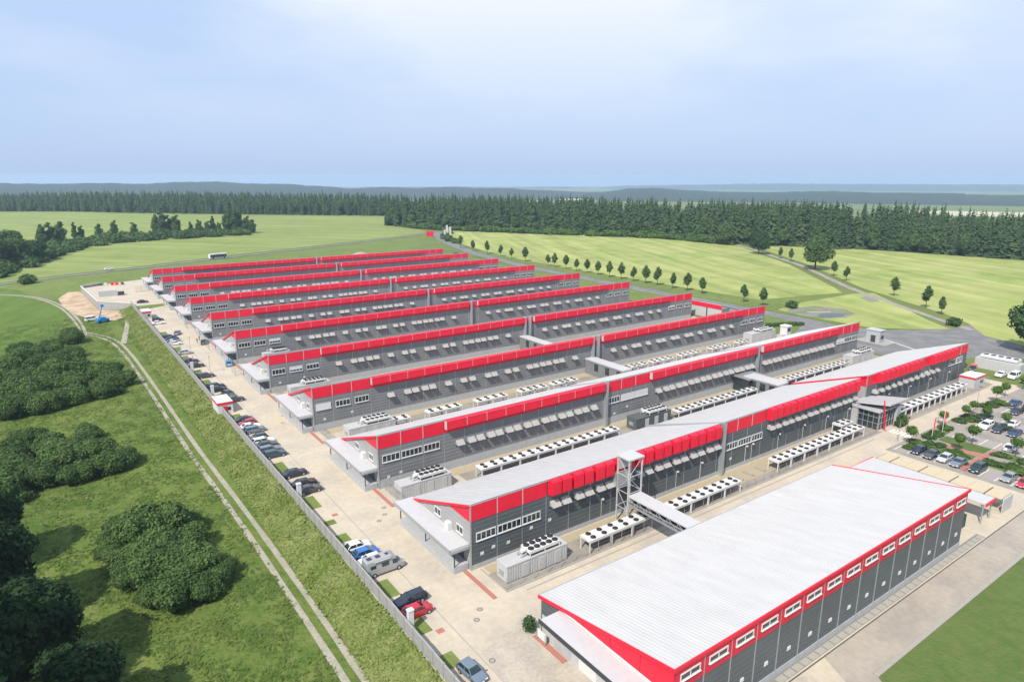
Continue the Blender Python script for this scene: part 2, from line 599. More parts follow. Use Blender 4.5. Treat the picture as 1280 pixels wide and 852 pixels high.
def sheet(name, poly, m, off, kerb=None):
    """flat sheet following the terrain: polygon cut along the terrain's creases"""
    bm = bmesh.new()
    f = bm.faces.new([bm.verts.new((x, y, 0)) for x, y in poly])
    bmesh.ops.triangulate(bm, faces=[f])
    xs, ys = [p[0] for p in poly], [p[1] for p in poly]
    cuts = [(1, 0, g) for g in gx if -151 < g < 61 and min(xs) < g < max(xs) and (g in (60, 30, 25, -150) or max(ys) > 340)]
    cuts += [(0, 1, g) for g in gy if 339 < g < 441 and min(ys) < g < max(ys) and min(xs) < 60]
    for (ax, ay, g) in cuts:
        bmesh.ops.bisect_plane(bm, geom=bm.verts[:] + bm.edges[:] + bm.faces[:], plane_co=(ax * g, ay * g, 0), plane_no=(ax, ay, 0), dist=1e-5)
    for v in bm.verts:
        v.co.z = zA(v.co.x, v.co.y) + off
    bmesh.ops.recalc_face_normals(bm, faces=bm.faces[:])
    for f in bm.faces:
        if f.normal.z < 0:
            f.normal_flip()
    me = bpy.data.meshes.new(name)
    bm.to_mesh(me)
    bm.free()
    me.materials.append(m)
    return struct(put(name, me))


def ribbon(name, pts, w, m, off, step=None):
    """road strip along a polyline, following the terrain"""
    P = []
    for (a, b) in zip(pts[:-1], pts[1:]):
        k = max(1, int(math.dist(a, b) / 4))
        for i in range(k):
            P.append((a[0] + (b[0] - a[0]) * i / k, a[1] + (b[1] - a[1]) * i / k))
    P.append(pts[-1])
    # smooth the centre line
    for _ in range(6):
        P = [P[0]] + [((P[i - 1][0] + 2 * P[i][0] + P[i + 1][0]) / 4, (P[i - 1][1] + 2 * P[i][1] + P[i + 1][1]) / 4) for i in range(1, len(P) - 1)] + [P[-1]]
    vs, fs = [], []
    for i, (x, y) in enumerate(P):
        a = P[max(0, i - 1)]
        b = P[min(len(P) - 1, i + 1)]
        d = Vector((b[0] - a[0], b[1] - a[1])).normalized()
        n = Vector((-d.y, d.x))
        ww = w(i / len(P)) if callable(w) else w * (1 + 0.08 * math.sin(i * 0.9) + 0.06 * math.sin(i * 2.3))
        for s in (-0.5, 0.5):
            px, py = x + n.x * ww * s, y + n.y * ww * s
            vs.append((px, py, zA(px, py) + off))
        if i:
            k = 2 * i
            fs.append((k - 2, k - 1, k + 1, k))
    mb = MB().add(vs, [tuple(reversed(f)) for f in fs])
    return struct(mb.obj(name, m))

# ------------------------------------------------------------------ ground surfaces
meadow_poly = [(30.2, 30), (30.2, 345), (24, 362), (-30, 430), (-60, 330), (-60, 20)]
sheet("meadow", meadow_poly, meadow_m, 0.02)
sheet("bank", [(30.3, 30), (30.3, 335), (26.0, 335), (24.6, 240), (25.5, 100), (26.0, 30)], bank_m, 0.035)
sheet("green_field", [(8, 352), (-12, 432), (-45, 470), (-240, 470), (-240, 250), (-25, 262), (0, 300)], field_m, 0.06)
sheet("grass_strip", [(30.3, 318), (226, 430), (290, 560), (262, 552), (190, 524), (112, 491), (55, 466), (18, 461), (-20, 451), (-60, 440), (-8, 425), (24, 365)], verge_m, 0.03)
sheet("pale_crop_field", [(-60, 462), (-20, 465), (18, 475), (57, 480), (116, 507), (200, 543), (296, 586), (325, 604), (330, 640), (326, 706), (405, 872), (247, 1030), (109, 1180), (-42, 1404), (-420, 1760), (-700, 1500), (-500, 700)], crop_m, 0.12)
sheet("yellow_green_field", [(268, 182), (318, 170), (331, 182), (392, 246), (447, 317), (464, 338), (455, 440), (390, 552), (350, 612), (318, 560), (285, 470), (267, 380), (265, 300)], crop2_m, 0.10)
sheet("yellow_green_field", [(290, 104), (300, 114), (340, 172), (400, 237), (455, 308), (500, 330), (520, 265), (540, 167), (560, 60), (560, -60), (330, -40), (262, 66), (272, 92)], crop2_m, 0.10)
yard = sheet("yard_paving", [(31, 20), (31, 336), (40, 349), (42, 400), (47, 418), (215, 436), (217, 330), (214, 140), (214, 34.3), (70, 34.3), (66, 26), (66, 20)], concrete, 0.012)
sheet("service_road", [(66, 20), (66, 26), (70, 34.3), (228, 34.3), (228, 30.3), (70, 29.6), (66.5, 20)], service_m, 0.016)
sheet("service_road", [(66.5, 20), (70, 29.6), (228, 30.3), (228, 34.3), (300, 34.3), (300, 20)], service_m, 0.008)
sheet("worn_yard_patch", [(36.7, 58.6), (45.0, 61.2), (45.0, 36), (66, 34), (66, 20), (31, 20), (31, 40), (36.4, 48)], yard_worn_m, 0.015)
sheet("lawn", [(72, 28.9), (300, 28.9), (300, -40), (50, -40), (60, 10)], lawn_m, 0.03)
MB().box(72, 28.9, 0.0, 300, 29.4, 0.14).obj("kerb", kerb_m)["kind"] = "structure"
# asphalt access road behind the halls, and the wide apron at its near end
ribbon("access_road", [(330, 600), (318, 575), (292, 520), (262, 420), (250, 345), (246, 250), (244, 150), (240, 112), (238, 84)], 8.5, asphalt, 0.05)
sheet("asphalt_apron", [(216, 132), (240, 142), (252, 118), (262, 111), (275, 104), (290, 103), (268, 80), (250, 70), (222, 92), (216, 96)], asphalt, 0.04)
ribbon("access_road", [(278, 98), (293, 120), (334, 175), (394, 239), (449, 314), (470, 345), (560, 420)], 3.6, paving_g, 0.14)
ribbon("country_road", [(-400, 520), (-100, 466), (-20, 458), (18, 468), (57, 473), (116, 499), (201, 535), (296, 578), (330, 600)], 6.0, asphalt, 0.16)
# grass beyond the halls' far ends
sheet("verge", [(217, 140), (217, 430), (250, 428), (243, 345), (241, 250), (239, 150)], verge_m, 0.03)
sheet("verge", [(250, 150), (251, 250), (255, 345), (268, 420), (280, 440), (266, 380), (264, 300), (266, 184), (300, 172), (318, 166), (300, 135), (282, 108), (262, 113), (252, 122)], verge_m, 0.05)
ribbon("road_line", [(238.2, 110.5), (232, 98), (228, 90)], 0.35, line_white, 0.07)
ribbon("road_line", [(228, 119), (218, 127)], 0.35, line_white, 0.07)
# farm track: two gravel ruts along the foot of the bank, one turning off to the west
track_c = [(25.2, 30), (25.0, 65), (24.9, 81), (24.6, 100), (24.0, 122), (23.0, 150), (22.3, 198), (21.4, 244), (20.0, 272), (17.0, 287), (12.5, 296), (10.0, 300)]
field_track_c = [(9.4, 292), (9.8, 305), (9.5, 320), (7.8, 343), (5.5, 363), (0.5, 386), (-8, 408), (-22, 424), (-60, 436)]


def shift(pts, d):
    out = []
    for i, p in enumerate(pts):
        a, b = pts[max(0, i - 1)], pts[min(len(pts) - 1, i + 1)]
        t = Vector((b[0] - a[0], b[1] - a[1])).normalized()
        out.append((p[0] - t.y * d, p[1] + t.x * d))
    return out


sheet_n = 0
for d in (-0.95, 0.95):
    ribbon("farm_track", shift([(x - 1.35, y) for x, y in track_c], d), 0.85, rut_m, 0.05)
for d in (-0.8, 0.8):
    ribbon("farm_track", shift(field_track_c, d), 1.0, rut_m, 0.12)
ribbon("farm_track", [(20.2, 268), (22.2, 282), (24.5, 298), (26.5, 312)], 1.8, rut_m, 0.10)
# earthworks beside the walled compound
sheet("bare_soil_patch", [(28.5, 330), (18.2, 346.5), (14.8, 402), (9.5, 404), (4.6, 388), (5.6, 366), (9.5, 340), (15, 322), (22, 314), (26.5, 320)], soil, 0.12)
sheet("pond_island", [(254, 163), (272, 167), (319, 165.5), (330, 161), (309, 140), (284, 116), (274, 104), (262, 112), (252, 122), (251, 140)], crop2_m, 0.12)
pond_rim = [(252.5, 158), (262.4, 162), (275, 158.5), (279, 147), (273, 139.2), (262, 137.6), (252, 143.4), (249.8, 151.7)]
sheet("pond_bank", pond_rim, rim_m2, 0.15)
struct(MB().prism_z([(259.0, 152.0), (260.0, 153.4), (268.2, 147.6), (267.4, 146.4)], 0.1, 0.32).obj("pond_ramp", kerb_m))
sheet("pond_water", [(255.5, 145.6), (262, 147.6), (267.0, 145.2), (269, 141.2), (263, 139.6), (257.2, 140.9), (254.2, 143.0)], water_m, 0.19)
sheet("gravel_patch", [(318, 158), (311, 158), (305, 150), (310, 148)], gravel_g, 0.16)

# strips in the yards between the halls: sand band at the plinth, gravel, kerbs
HALL_Y = [74.1, 105.9, 140.3, 173.6, 208.4, 241.8, 277.6, 311.4, 343.9, 374.5]
for y in HALL_Y[1:6]:
    sheet("sand_strip", [(47, y - 3.0), (214, y - 3.0), (214, y - 0.3), (47, y - 0.3)], sand_strip, 0.020)
    sheet("gravel_strip", [(60, y - 9.5), (214, y - 9.5), (214, y - 3.0), (60, y - 3.0)], paving_g, 0.018)
sheet("sand_strip", [(47, 71.8), (149, 71.8), (149, 73.8), (47, 73.8)], sand_strip, 0.020)
sheet("gravel_strip", [(46.6, 67.0), (149, 67.0), (149, 71.8), (46.6, 71.8)], paving_g, 0.018)
sheet("sand_patch", [(100, 69.0), (118, 69.0), (118, 71.9), (100, 71.9)], sand_strip, 0.024)
sheet("gravel_strip", [(155, 67.0), (210, 67.0), (210, 74.0), (155, 74.0)], paving_g, 0.018)
kb = MB()
kb.box(46.5, 66.75, 0, 149, 67.0, 0.14).box(155, 66.6, 0, 206, 66.85, 0.14).box(49, 65.5, 0, 143, 65.75, 0.05)
kb.box(46.35, 66.75, 0, 46.5, 73.6, 0.14)
struct(kb.obj("kerb", kerb_m))
# drain channel and concrete apron along the front hall
sheet("gravel_strip", [(48, 34.7), (117, 34.7), (117, 35.9), (48, 35.9)], gravel_g, 0.020)
for i in range(34):
    o = put("paving_slab", MB().box(0, 0, 0, 1.35, 0.85, 0.05).mesh("paving_slab", kerb_m) if i == 0 else slab_me, None, (62 + i * 1.62, 34.75, 0.012 + 0.004 * (i % 3)))
    slab_me = o.data
    o["kind"] = "structure"
struct(MB().box(48, 34.32, -0.02, 150, 34.5, 0.022).obj("drain_channel", iron))
# parking bays by the wall: grass gaps and red paving
for (y0, y1) in ((58.4, 61.1), (65.7, 69.0), (74.9, 79.3), (92.2, 94.8), (98.5, 100.2), (105.5, 110.5), (122.5, 128.5), (158.5, 162.5), (172.8, 176.5), (189.5, 196.5), (201.5, 208.5), (220, 228), (232.5, 241), (262, 269), (300, 312)):
    sheet("grass_patch", [(32.1, y0), (34.2, y0), (34.2, y1), (32.1, y1)], verge_m, 0.024)
struct(MB().box(36.4, 40, 0.0, 36.55, 330, 0.018).obj("channel_line", kerb_m))
for y in (64.6, 101.0):
    sheet("red_paving_patch", [(34.4, y), (35.4, y), (35.4, y + 0.9), (34.4, y + 0.9)], brick_red, 0.026)
# red brick strips at the gable ends of the halls
for y in HALL_Y[:9]:
    for (a, b) in ((-7.6, 2.2), (9.0, 11.6)):
        struct(MB().box(43.95, y + a, 0, 44.6, y + b, 0.10).obj("red_kerb", brick_red))
# right-hand car park
sheet("car_park_paving", [(139.5, 34.4), (214, 34.4), (214, 61.2), (139.5, 61.2)], paving_g, 0.020)
for i in range(9):
    y = 38.2 + 2.62 * i
    if 46.2 < y < 48:
        continue
    sheet("parking_stall", [(141.2, y - 1.22), (146.2, y - 1.22), (146.2, y + 1.22), (141.2, y + 1.22)], stall_m, 0.026)
    struct(MB().box(141.2, y + 1.25, 0, 146.2, y + 1.37, 0.034).obj("stall_line", line_white))
for xa in (158.5, 168.2, 174.9, 185.2, 192.2):
    for i in range(7):
        y = 42 + 2.62 * i
        sheet("parking_stall", [(xa, y - 1.22), (xa + 4.8, y - 1.22), (xa + 4.8, y + 1.22), (xa, y + 1.22)], stall_m, 0.026)
        struct(MB().box(xa, y + 1.25, 0, xa + 4.8, y + 1.37, 0.034).obj("stall_line", line_white))
BEDS = [[(143.2, 60.2), (150.4, 60.6), (151.2, 56.2), (151.1, 48.9), (148.3, 48.6), (147.4, 50.1), (147.2, 53.7), (146.8, 57.6)],
        [(154.3, 60.4), (159.2, 60.7), (163.3, 58.9), (161.3, 57.8), (155.2, 57.9), (152.5, 58.9)],
        [(147.6, 46.9), (152.2, 46.8), (151.4, 35.5), (147.2, 35.5)],
        [(154.6, 47.5), (158.2, 47.2), (157.8, 36.0), (154.0, 36.0)],
        [(169.5, 60.0), (178.5, 60.8), (179.6, 58.9), (175.6, 57.3), (172.6, 57.0), (169.9, 58.2)],
        [(187.5, 60.2), (194.3, 60.9), (195.9, 59.1), (189.6, 58.2), (185.9, 59.0)],
        [(173.4, 57.0), (174.6, 57.0), (174.6, 41.0), (173.4, 41.0)],
        [(190.4, 57.0), (191.8, 57.0), (191.8, 41.0), (190.4, 41.0)]]
for b in BEDS:
    sheet("planting_bed", b, soil if len(b) == 6 and b[0][0] > 160 else lawn_m, 0.030)
sheet("lawn_patch", [(154.4, 57.6), (158.2, 57.3), (157.9, 48.6), (153.9, 48.6), (153.1, 51.4)], lawn_m, 0.032)
sheet("red_brick_path", [(151.3, 57.2), (153.0, 56.6), (153.0, 51.0), (153.4, 48.5), (158.0, 48.0), (158.0, 47.3), (153.0, 47.2), (141.2, 46.9), (141.2, 48.2), (151.2, 48.6)], brick_red, 0.034)
for i in range(6):
    struct(MB().box(150.2 + 0.08 * i, 61.5 + 0.85 * i, 0, 152.6 + 0.08 * i, 61.9 + 0.85 * i, 0.034).obj("zebra_stripe", line_white))
struct(MB().box(139.5, 61.2, 0, 200, 61.4, 0.12).obj("kerb", kerb_m))

# ------------------------------------------------------------------ production halls
M_BAY = 4.58


def me_cache(fn):
    c = {}

    def g(*a):
        if a not in c:
            c[a] = fn(*a)
        return c[a]
    return g


@me_cache
def panel_me(w, h, deep):
    return MB().box(0.04, -0.09, 0, w - 0.04, 0.03, h).mesh("fascia_panel", red_deep if deep else red)


@me_cache
def louvre_me(w, h, d, deep):
    # projecting cassette: vertical face, underside sloping back to the wall, folded top
    prof = [(0.0, h), (-d, h - 0.10), (-d, 0.06), (-d + 0.08, 0.0), (0.0, 0.35)]
    mb = MB().prism_x(prof, 0.06, w - 0.06)
    mb.box(0.06, -d - 0.03, h - 0.24, w - 0.06, -d, h - 0.10)
    mb.box(-0.04, -d - 0.015, 0.04, 0.04, -0.2, h - 0.1, 1)
    return mb.mesh("louvre_box", [red_deep if deep else red, offwhite])


@me_cache
def small_box_me(w, h, d):
    prof = [(0.0, h + 0.02), (-d * 0.75, h), (-d, h - 0.2), (-d, 0.10), (0.0, 0.0)]
    mb = MB().prism_x(prof, 0.0, w)
    mb.box(0.08, -d - 0.025, 0.3, w - 0.08, -d + 0.01, h - 0.5)
    return mb.mesh("louvre_box", red)


@me_cache
def wall_panel_me(w, h, mname):
    return MB().box(0.03, -0.045, 0, w - 0.03, 0.01, h).mesh("wall_panel", MATS[mname])


@me_cache
def strip_me(h):
    return MB().box(-0.06, -0.13, 0.0, 0.06, 0.0, h).mesh("cover_strip", offwhite)


@me_cache
def joint_me(h):
    return MB().box(-0.05, -0.075, 0.0, 0.05, 0.02, h).mesh("joint_strip", galv)


@me_cache
def flap_me(w, ln, ang):
    s, c = math.sin(ang), math.cos(ang)
    mb = MB()
    t = 0.07
    p0, p1 = (0.0, 0.0), (-ln * s, -ln * c)
    n = (-c * t, s * t)
    prof = [p0, p1, (p1[0] + n[0], p1[1] + n[1]), (n[0], n[1])]
    mb.prism_x(prof, -w / 2, w / 2)
    # raised rim on the outer skin
    for x in (-w / 2, w / 2 - 0.08):
        mb.prism_x([(q[0] + n[0] * (0.8 if k < 2 else 1.2), q[1] + n[1] * (0.8 if k < 2 else 1.2)) for k, q in enumerate((p0, p1, p1, p0))], x, x + 0.08)
    # side gussets behind the flap
    for x in (-w / 2 + 0.02, w / 2 - 0.05):
        mb.add([(x, 0, 0), (x, p1[0], p1[1]), (x, 0, p1[1] * 0.9), (x + 0.03, 0, 0), (x + 0.03, p1[0], p1[1]), (x + 0.03, 0, p1[1] * 0.9)],
               [(0, 1, 2), (3, 5, 4), (0, 3, 4, 1), (1, 4, 5, 2)])
    return mb.mesh("smoke_flap", flap_m)


@me_cache
def flap_frame_me(w, ln):
    mb = MB().box(-w / 2 + 0.05, -0.03, -ln, w / 2 - 0.05, 0.0, 0, 0)
    return mb.mesh("opening", dark_steel)


@me_cache
def win_frame_me(w, h, n):
    mb = MB()
    f = 0.09
    mb.box(0, -0.10, 0, w, 0.02, f).box(0, -0.10, h - f * 1.6, w, 0.02, h).box(0, -0.10, f, f, 0.02, h - f * 1.6).box(w - f, -0.10, f, w, 0.02, h - f * 1.6)
    for i in range(1, n):
        x = w * i / n
        mb.box(x - 0.045, -0.09, f, x + 0.045, 0.02, h - f * 1.6)
    mb.box(-0.06, -0.2, -0.06, w + 0.06, -0.0, 0)
    return mb.mesh("window", white)


@me_cache
def pane_me(w, h):
    return MB().box(0, -0.035, 0, w, -0.005, h).mesh("pane", glass)


@me_cache
def shutter_me(w, h):
    mb = MB()
    k = max(2, int(h / 0.16))
    for i in range(k):
        mb.box(0.1, -0.088 - 0.01 * (i % 2), i * h / k, w - 0.1, -0.05, (i + 1) * h / k)
    return mb.mesh("roller_shutter", white)


def window(parent, x, z, w, h, n, shut=0.0):
    o = put("window", win_frame_me(w, h, n), parent, (x, 0, z))
    pw = w / n
    for i in range(n):
        put("pane", pane_me(round(pw - 0.09, 2), round(h - 0.26, 2)), o, (i * pw + 0.045, 0, 0.10))
    if shut:
        sh = round((h - 0.3) * shut, 2)
        put("roller_shutter", shutter_me(w, sh), o, (0, 0, h - 0.18 - sh))
    return o


@me_cache
def lamp_me():
    mb = MB().tube((0, -0.12, 0), (0, -0.12, 3.2), 0.035, n=5)
    mb.tube((0, -0.12, 3.1), (0, -0.45, 3.25), 0.03, n=5)
    mb.box(-0.16, -0.62, 3.15, 0.16, -0.36, 3.4)
    return mb.mesh("wall_lamp", white)


@me_cache
def vent_me():
    return MB().box(-0.28, -0.12, -0.22, 0.28, 0.02, 0.22).box(-0.34, -0.07, -0.28, 0.34, 0.02, -0.22).mesh("wall_vent", white)


@me_cache
def door_me(w, h):
    return MB().box(0, -0.09, 0, w, 0.02, h).box(w * 0.78, -0.13, h * 0.45, w * 0.9, -0.09, h * 0.5).mesh("door", offwhite)


def roof_mesh(L, depth, zf, zb, x0=-0.25, seam=1.05, th=0.28):
    """sheet roof falling to the back, standing seams along the fall"""
    mb = MB()
    y0, y1 = -0.12, depth + 0.2
    sl = (zb - zf) / depth
    za, zc = zf + sl * y0, zf + sl * y1
    mb.prism_x([(y0, za - th), (y1, zc - th), (y1, zc), (y0, za)], x0, L + 0.25)
    k = int((L + 0.3) / seam)
    for i in range(1, k):
        x = x0 + i * (L + 0.5) / k
        mb.add([(x - 0.07, y0, za), (x + 0.07, y0, za), (x + 0.03, y0, za + 0.032), (x - 0.03, y0, za + 0.032),
                (x - 0.07, y1, zc), (x + 0.07, y1, zc), (x + 0.03, y1, zc + 0.032), (x - 0.03, y1, zc + 0.032)],
               [(0, 1, 2, 3), (7, 6, 5, 4), (1, 5, 6, 2), (2, 6, 7, 3), (3, 7, 4, 0)])
    return mb


def hall(label, x0, x1, yf, depth=18.5, zf=10.55, zb=3.9, hp=1.6, spans=(), flaps=(), flap_z=5.95, roof=None, clad=None, deep=False,
         windows=(), wz=5.0, wh=1.45, canopy=True, pillars=(), joints=None, boxes=(), lamps=(), vents=(), wedge=True, parapets=(), verge=None, flap_size=(1.7, 1.3), flat_h=2.65):
    L = x1 - x0
    clad = clad or grey_clad
    h = thing("factory_hall", label, "factory hall", (x0, yf, 0), group="long production halls in parallel rows")
    d = depth
    # body: one wedge-shaped shell; gables in lighter sheet
    zt, zk = zf - 0.28, zb - 0.28
    mb = MB()
    mb.add([(0, 0, 0), (L, 0, 0), (L, 0, zt), (0, 0, zt)], [(0, 1, 2, 3)], 0)
    mb.add([(0, d, 0), (L, d, 0), (L, d, zk), (0, d, zk)], [(3, 2, 1, 0)], 0)
    mb.add([(0, 0, 0), (0, d, 0), (0, d, zk), (0, 0, zt)], [(3, 2, 1, 0)], 1)
    mb.add([(L, 0, 0), (L, d, 0), (L, d, zk), (L, 0, zt)], [(0, 1, 2, 3)], 1)
    mb.obj("wall", [clad, side_clad], h)
    MB().box(0.02, -0.10, -0.1, L - 0.02, 0.1, hp).obj("plinth", plinth_m, h)
    roof_mesh(L, depth, zf, zb, seam=1.05 if roof is white_roof else 2.3).obj("roof", roof or grey_roof, h)
    # red verge along the left gable, red wedge under it
    rm = verge or red
    sl = (zb - zf) / d
    MB().prism_x([(-0.14, zf - sl * 0.14 - 0.40), (d + 0.22, zb + sl * 0.22 - 0.40), (d + 0.22, zb + sl * 0.22 + 0.04), (-0.14, zf + 0.05)], -0.36, -0.255).obj("verge_trim", rm, h)
    if wedge:
        yw = 6.2
        MB().prism_x([(0.02, zf - 2.75), (yw, zf + sl * yw - 0.40), (0.02, zf - 0.40)], -0.10, -0.02).obj("gable_panel", rm, h)
    MB().box(-0.14, -0.14, 0, 0.08, 0.0, zf - 0.3).obj("corner_trim", galv, h)
    MB().box(-0.02, -0.17, zf - 0.02, L + 0.25, -0.125, zf + 0.07).obj("eaves_trim", galv, h)
    js = joints if joints is not None else [i * M_BAY for i in range(1, int(L / M_BAY) + 1) if i * M_BAY < L - 1]
    for jx in js:
        put("joint_strip", joint_me(round(zf - 0.35, 2)), h, (jx, 0, 0))
    for ja, jb in zip([0] + list(js), list(js) + [L]):
        put("wall_panel", wall_panel_me(round(jb - ja, 2), round(zf - flat_h - 0.1 - hp, 2), clad.name), h, (ja, -0.004 * random.random(), hp + 0.01))
    # red fascia: flat panels or projecting cassettes
    for kind, a, b in spans:
        n = max(1, round((b - a) / M_BAY))
        w = round((b - a) / n, 3)
        for i in range(n):
            xa = a - x0 + i * w
            if kind == 'flat':
                put("fascia_panel", panel_me(w, flat_h, deep), h, (xa, -0.02, zf - flat_h - 0.06))
                if i:
                    put("cover_strip", strip_me(flat_h), h, (xa, -0.02, zf - flat_h - 0.06))
            elif kind == 'box':
                put("fascia_panel", panel_me(w, flat_h, deep), h, (xa, -0.02, zf - flat_h - 0.06))
                put("louvre_box", louvre_me(w, 1.80, 1.0, deep), h, (xa, -0.11, zf - 1.84))
    for bx, bw in boxes:
        put("louvre_box", small_box_me(bw, 2.45, 1.15), h, (bx - x0 - bw / 2, -0.02, zf - 2.5))
    for fx in flaps:
        fl = put("smoke_flap", flap_me(flap_size[0], flap_size[1], 0.86), h, (fx - x0, -0.06, flap_z))
        put("opening", flap_frame_me(flap_size[0], flap_size[1]), fl)
    for wx, ww, wn_, sh in windows:
        window(h, wx - x0, wz, ww, wh, wn_, sh).location.y = -0.055
    for lx in lamps:
        put("wall_lamp", lamp_me(), h, (lx - x0, 0, hp))
    for vx, vz in vents:
        put("wall_vent", vent_me(), h, (vx - x0, 0, vz))
    for px in pillars:
        MB().box(px - x0 - 0.32, -1.0, 0, px - x0 + 0.32, -0.1, zf + 0.15).obj("downpipe_shaft", galv, h)
    for px in parapets:
        MB().prism_x([(-0.9, zf - 0.1), (d, zb - 0.1), (d, zb + 0.42), (-0.9, zf + 0.42)], px - x0 - 0.22, px - x0 + 0.22).obj("firewall_parapet", galv, h)
    if canopy:
        c = put("canopy", None, h)
        c.location = (0, 0, 0)
        MB().prism_x([(0.3, 3.95), (d - 0.3, 3.95), (d - 0.3, 4.25), (0.3, 4.25)], -3.35, -0.03).obj("canopy_roof", canopy_roof, c)
        MB().box(-3.5, 0.2, 3.8, -3.35, d - 0.2, 4.3).obj("gutter", galv, c)
        MB().box(-3.35, 0.12, 3.55, -0.1, 0.3, 3.95).obj("edge_beam", galv, c)
        MB().box(-2.6, 0.5, 0, -0.13, d - 0.5, 1.1).obj("loading_dock", plinth_m, c)
        for py in (0.5, d * 0.5, d - 0.6):
            MB().box(-2.5, py, 1.1, -2.36, py + 0.14, 3.95).obj("post", dark_steel, c)
        MB().box(-0.12, 2.0, 1.12, -0.03, d - 2.0, 3.6).obj("loading_door", dark_clad, h)
        # gable windows and a roof ladder box
        for gy in (2.0, 8.6):
            wv = window(h, 0, 4.75, 1.9, 1.25, 2, 0.0)
            wv.rotation_euler = (0, 0, R(-90))
            wv.location = (-0.01, gy + 1.9, 4.75)
        MB().box(-0.75, 5.2, 4.3, -0.03, 6.3, 5.4).obj("air_unit", white, h)
    return h


def bays(a, b, off, step=M_BAY):
    out = []
    x = a
    while x < b - 2.2:
        out += [x + o for o in off if x + o < b - 0.6]
        x += step
    return out


def win3(a, shut=(0, 0, 0), w=3.45):
    return [(a + 0.65 + i * M_BAY, w, 4, s) for i, s in enumerate(shut)]


# front hall: single pitch, red window band
def front_hall():
    x0, yf, L, d, zf, zb = 44.9, 36.0, 65.6, 21.2, 9.55, 5.6
    h = thing("warehouse_hall", "low white-roofed hall nearest the camera, windows set in the red band of its dark wall", "warehouse", (x0, yf, 0))
    zt, zk = zf - 0.3, zb - 0.3
    mb = MB()
    mb.add([(0, 0, 0), (L, 0, 0), (L, 0, zt), (0, 0, zt)], [(0, 1, 2, 3)], 0)
    mb.add([(0, d, 0), (L, d, 0), (L, d, zk), (0, d, zk)], [(3, 2, 1, 0)], 0)
    mb.add([(0, 0, 0), (0, d, 0), (0, d, zk), (0, 0, zt)], [(3, 2, 1, 0)], 0)
    mb.add([(L, 0, 0), (L, d, 0), (L, d, zk), (L, 0, zt)], [(0, 1, 2, 3)], 0)
    mb.obj("wall", dark_clad, h)
    MB().box(0.02, -0.12, -0.1, L - 0.02, 0.1, 0.75).obj("plinth", plinth_m, h)
    roof_mesh(L, d, zf, zb, seam=0.5).obj("roof", white_roof, h)
    MB().box(-0.3, -0.32, zf - 0.30, L + 0.3, -0.125, zf + 0.10).obj("eaves_trim", red, h)
    sl = (zb - zf) / d
    for xa, xb in ((-0.42, -0.25), (L + 0.25, L + 0.42)):
        MB().prism_x([(-0.3, zf - 0.4 - sl * 0.3), (d + 0.2, zb - 0.35), (d + 0.2, zb + 0.06), (-0.3, zf + 0.12)], xa, xb).obj("verge_trim", red, h)
    MB().box(-0.2, d + 0.2, zb - 0.35, L + 0.2, d + 0.36, zb - 0.02).obj("gutter", galv, h)
    n = 15
    w = L / n
    for i in range(n):
        p = put("fascia_panel", panel_me(round(w, 3), 2.55, True), h, (i * w, -0.02, zf - 2.88))
        wv = window(h, i * w + 0.7, zf - 1.85, round(w - 1.4, 2), 0.85, 2)
        wv.location.y = -0.10
        put("wall_panel", wall_panel_me(round(w, 2), round(zf - 2.9 - 0.75, 2), dark_clad.name), h, (i * w, -0.004 * random.random(), 0.76))
        if i:
            put("joint_strip", joint_me(round(zf - 0.35, 2)), h, (i * w, -0.06, 0))
        put("wall_vent", vent_me(), h, (i * w + w * 0.55, -0.03, 2.7))
    # red gable band over the lean-to, its white flashing, the lean-to itself
    for j, (ya, yb) in enumerate(((0.02, 4.4), (4.48, 8.8), (8.88, 13.2), (13.28, 16.4))):
        lo = 6.06
        za_, zb_ = zf + sl * ya - 0.42, zf + sl * yb - 0.42
        MB().prism_x([(ya, lo), (yb, lo + 0.0), (yb, max(zb_, lo + 0.05)), (ya, za_)], -0.12, -0.02).obj("gable_panel", red, h)
    c = put("canopy", None, h)
    MB().prism_x([(0.1, 5.60), (17.4, 5.55), (17.4, 5.75), (0.1, 5.82)], -3.2, -0.13).obj("canopy_roof", canopy_roof, c)
    MB().box(-0.2, 0.1, 5.83, -0.125, 17.2, 6.06).obj("flashing", white, c)
    MB().box(-3.32, 0.0, 5.36, -3.2, 17.5, 5.88).obj("gutter", dark_steel, c)
    for k in range(4):
        MB().box(-3.1, 0.4 + k * 5.5, 5.3, -0.13, 0.6 + k * 5.5, 5.55).obj("bracket", galv, c)
    MB().box(-0.08, 0.3, 0.0, -0.01, d - 0.3, 3.1).obj("wall_band", offwhite, h)
    for k in range(4):
        MB().box(-0.16, 1.6 + k * 4.6, 0.05, -0.085, 4.6 + k * 4.6, 2.9).obj("gate", plinth_m if k % 2 else white, h)
    MB().box(-0.14, 11.6, 0.05, -0.085, 12.6, 2.3).obj("door", dark_steel, h)
    MB().box(-1.1, 15.6, 0, -0.35, 21.4, 0.12).obj("door_step", brick_red, h)
    return h


front_hall()
s = thing("sign_board", "small white board on the kerb beside the egg-shaped bush", "sign", (44.0, 55.9, 0), R(90))
MB().box(-0.9, -0.04, 0.5, 0.9, 0.04, 1.6).obj("board", white, s)
for px in (-0.8, 0.8):
    MB().box(px - 0.04, 0.045, 0, px + 0.04, 0.12, 1.6).obj("post", galv, s)

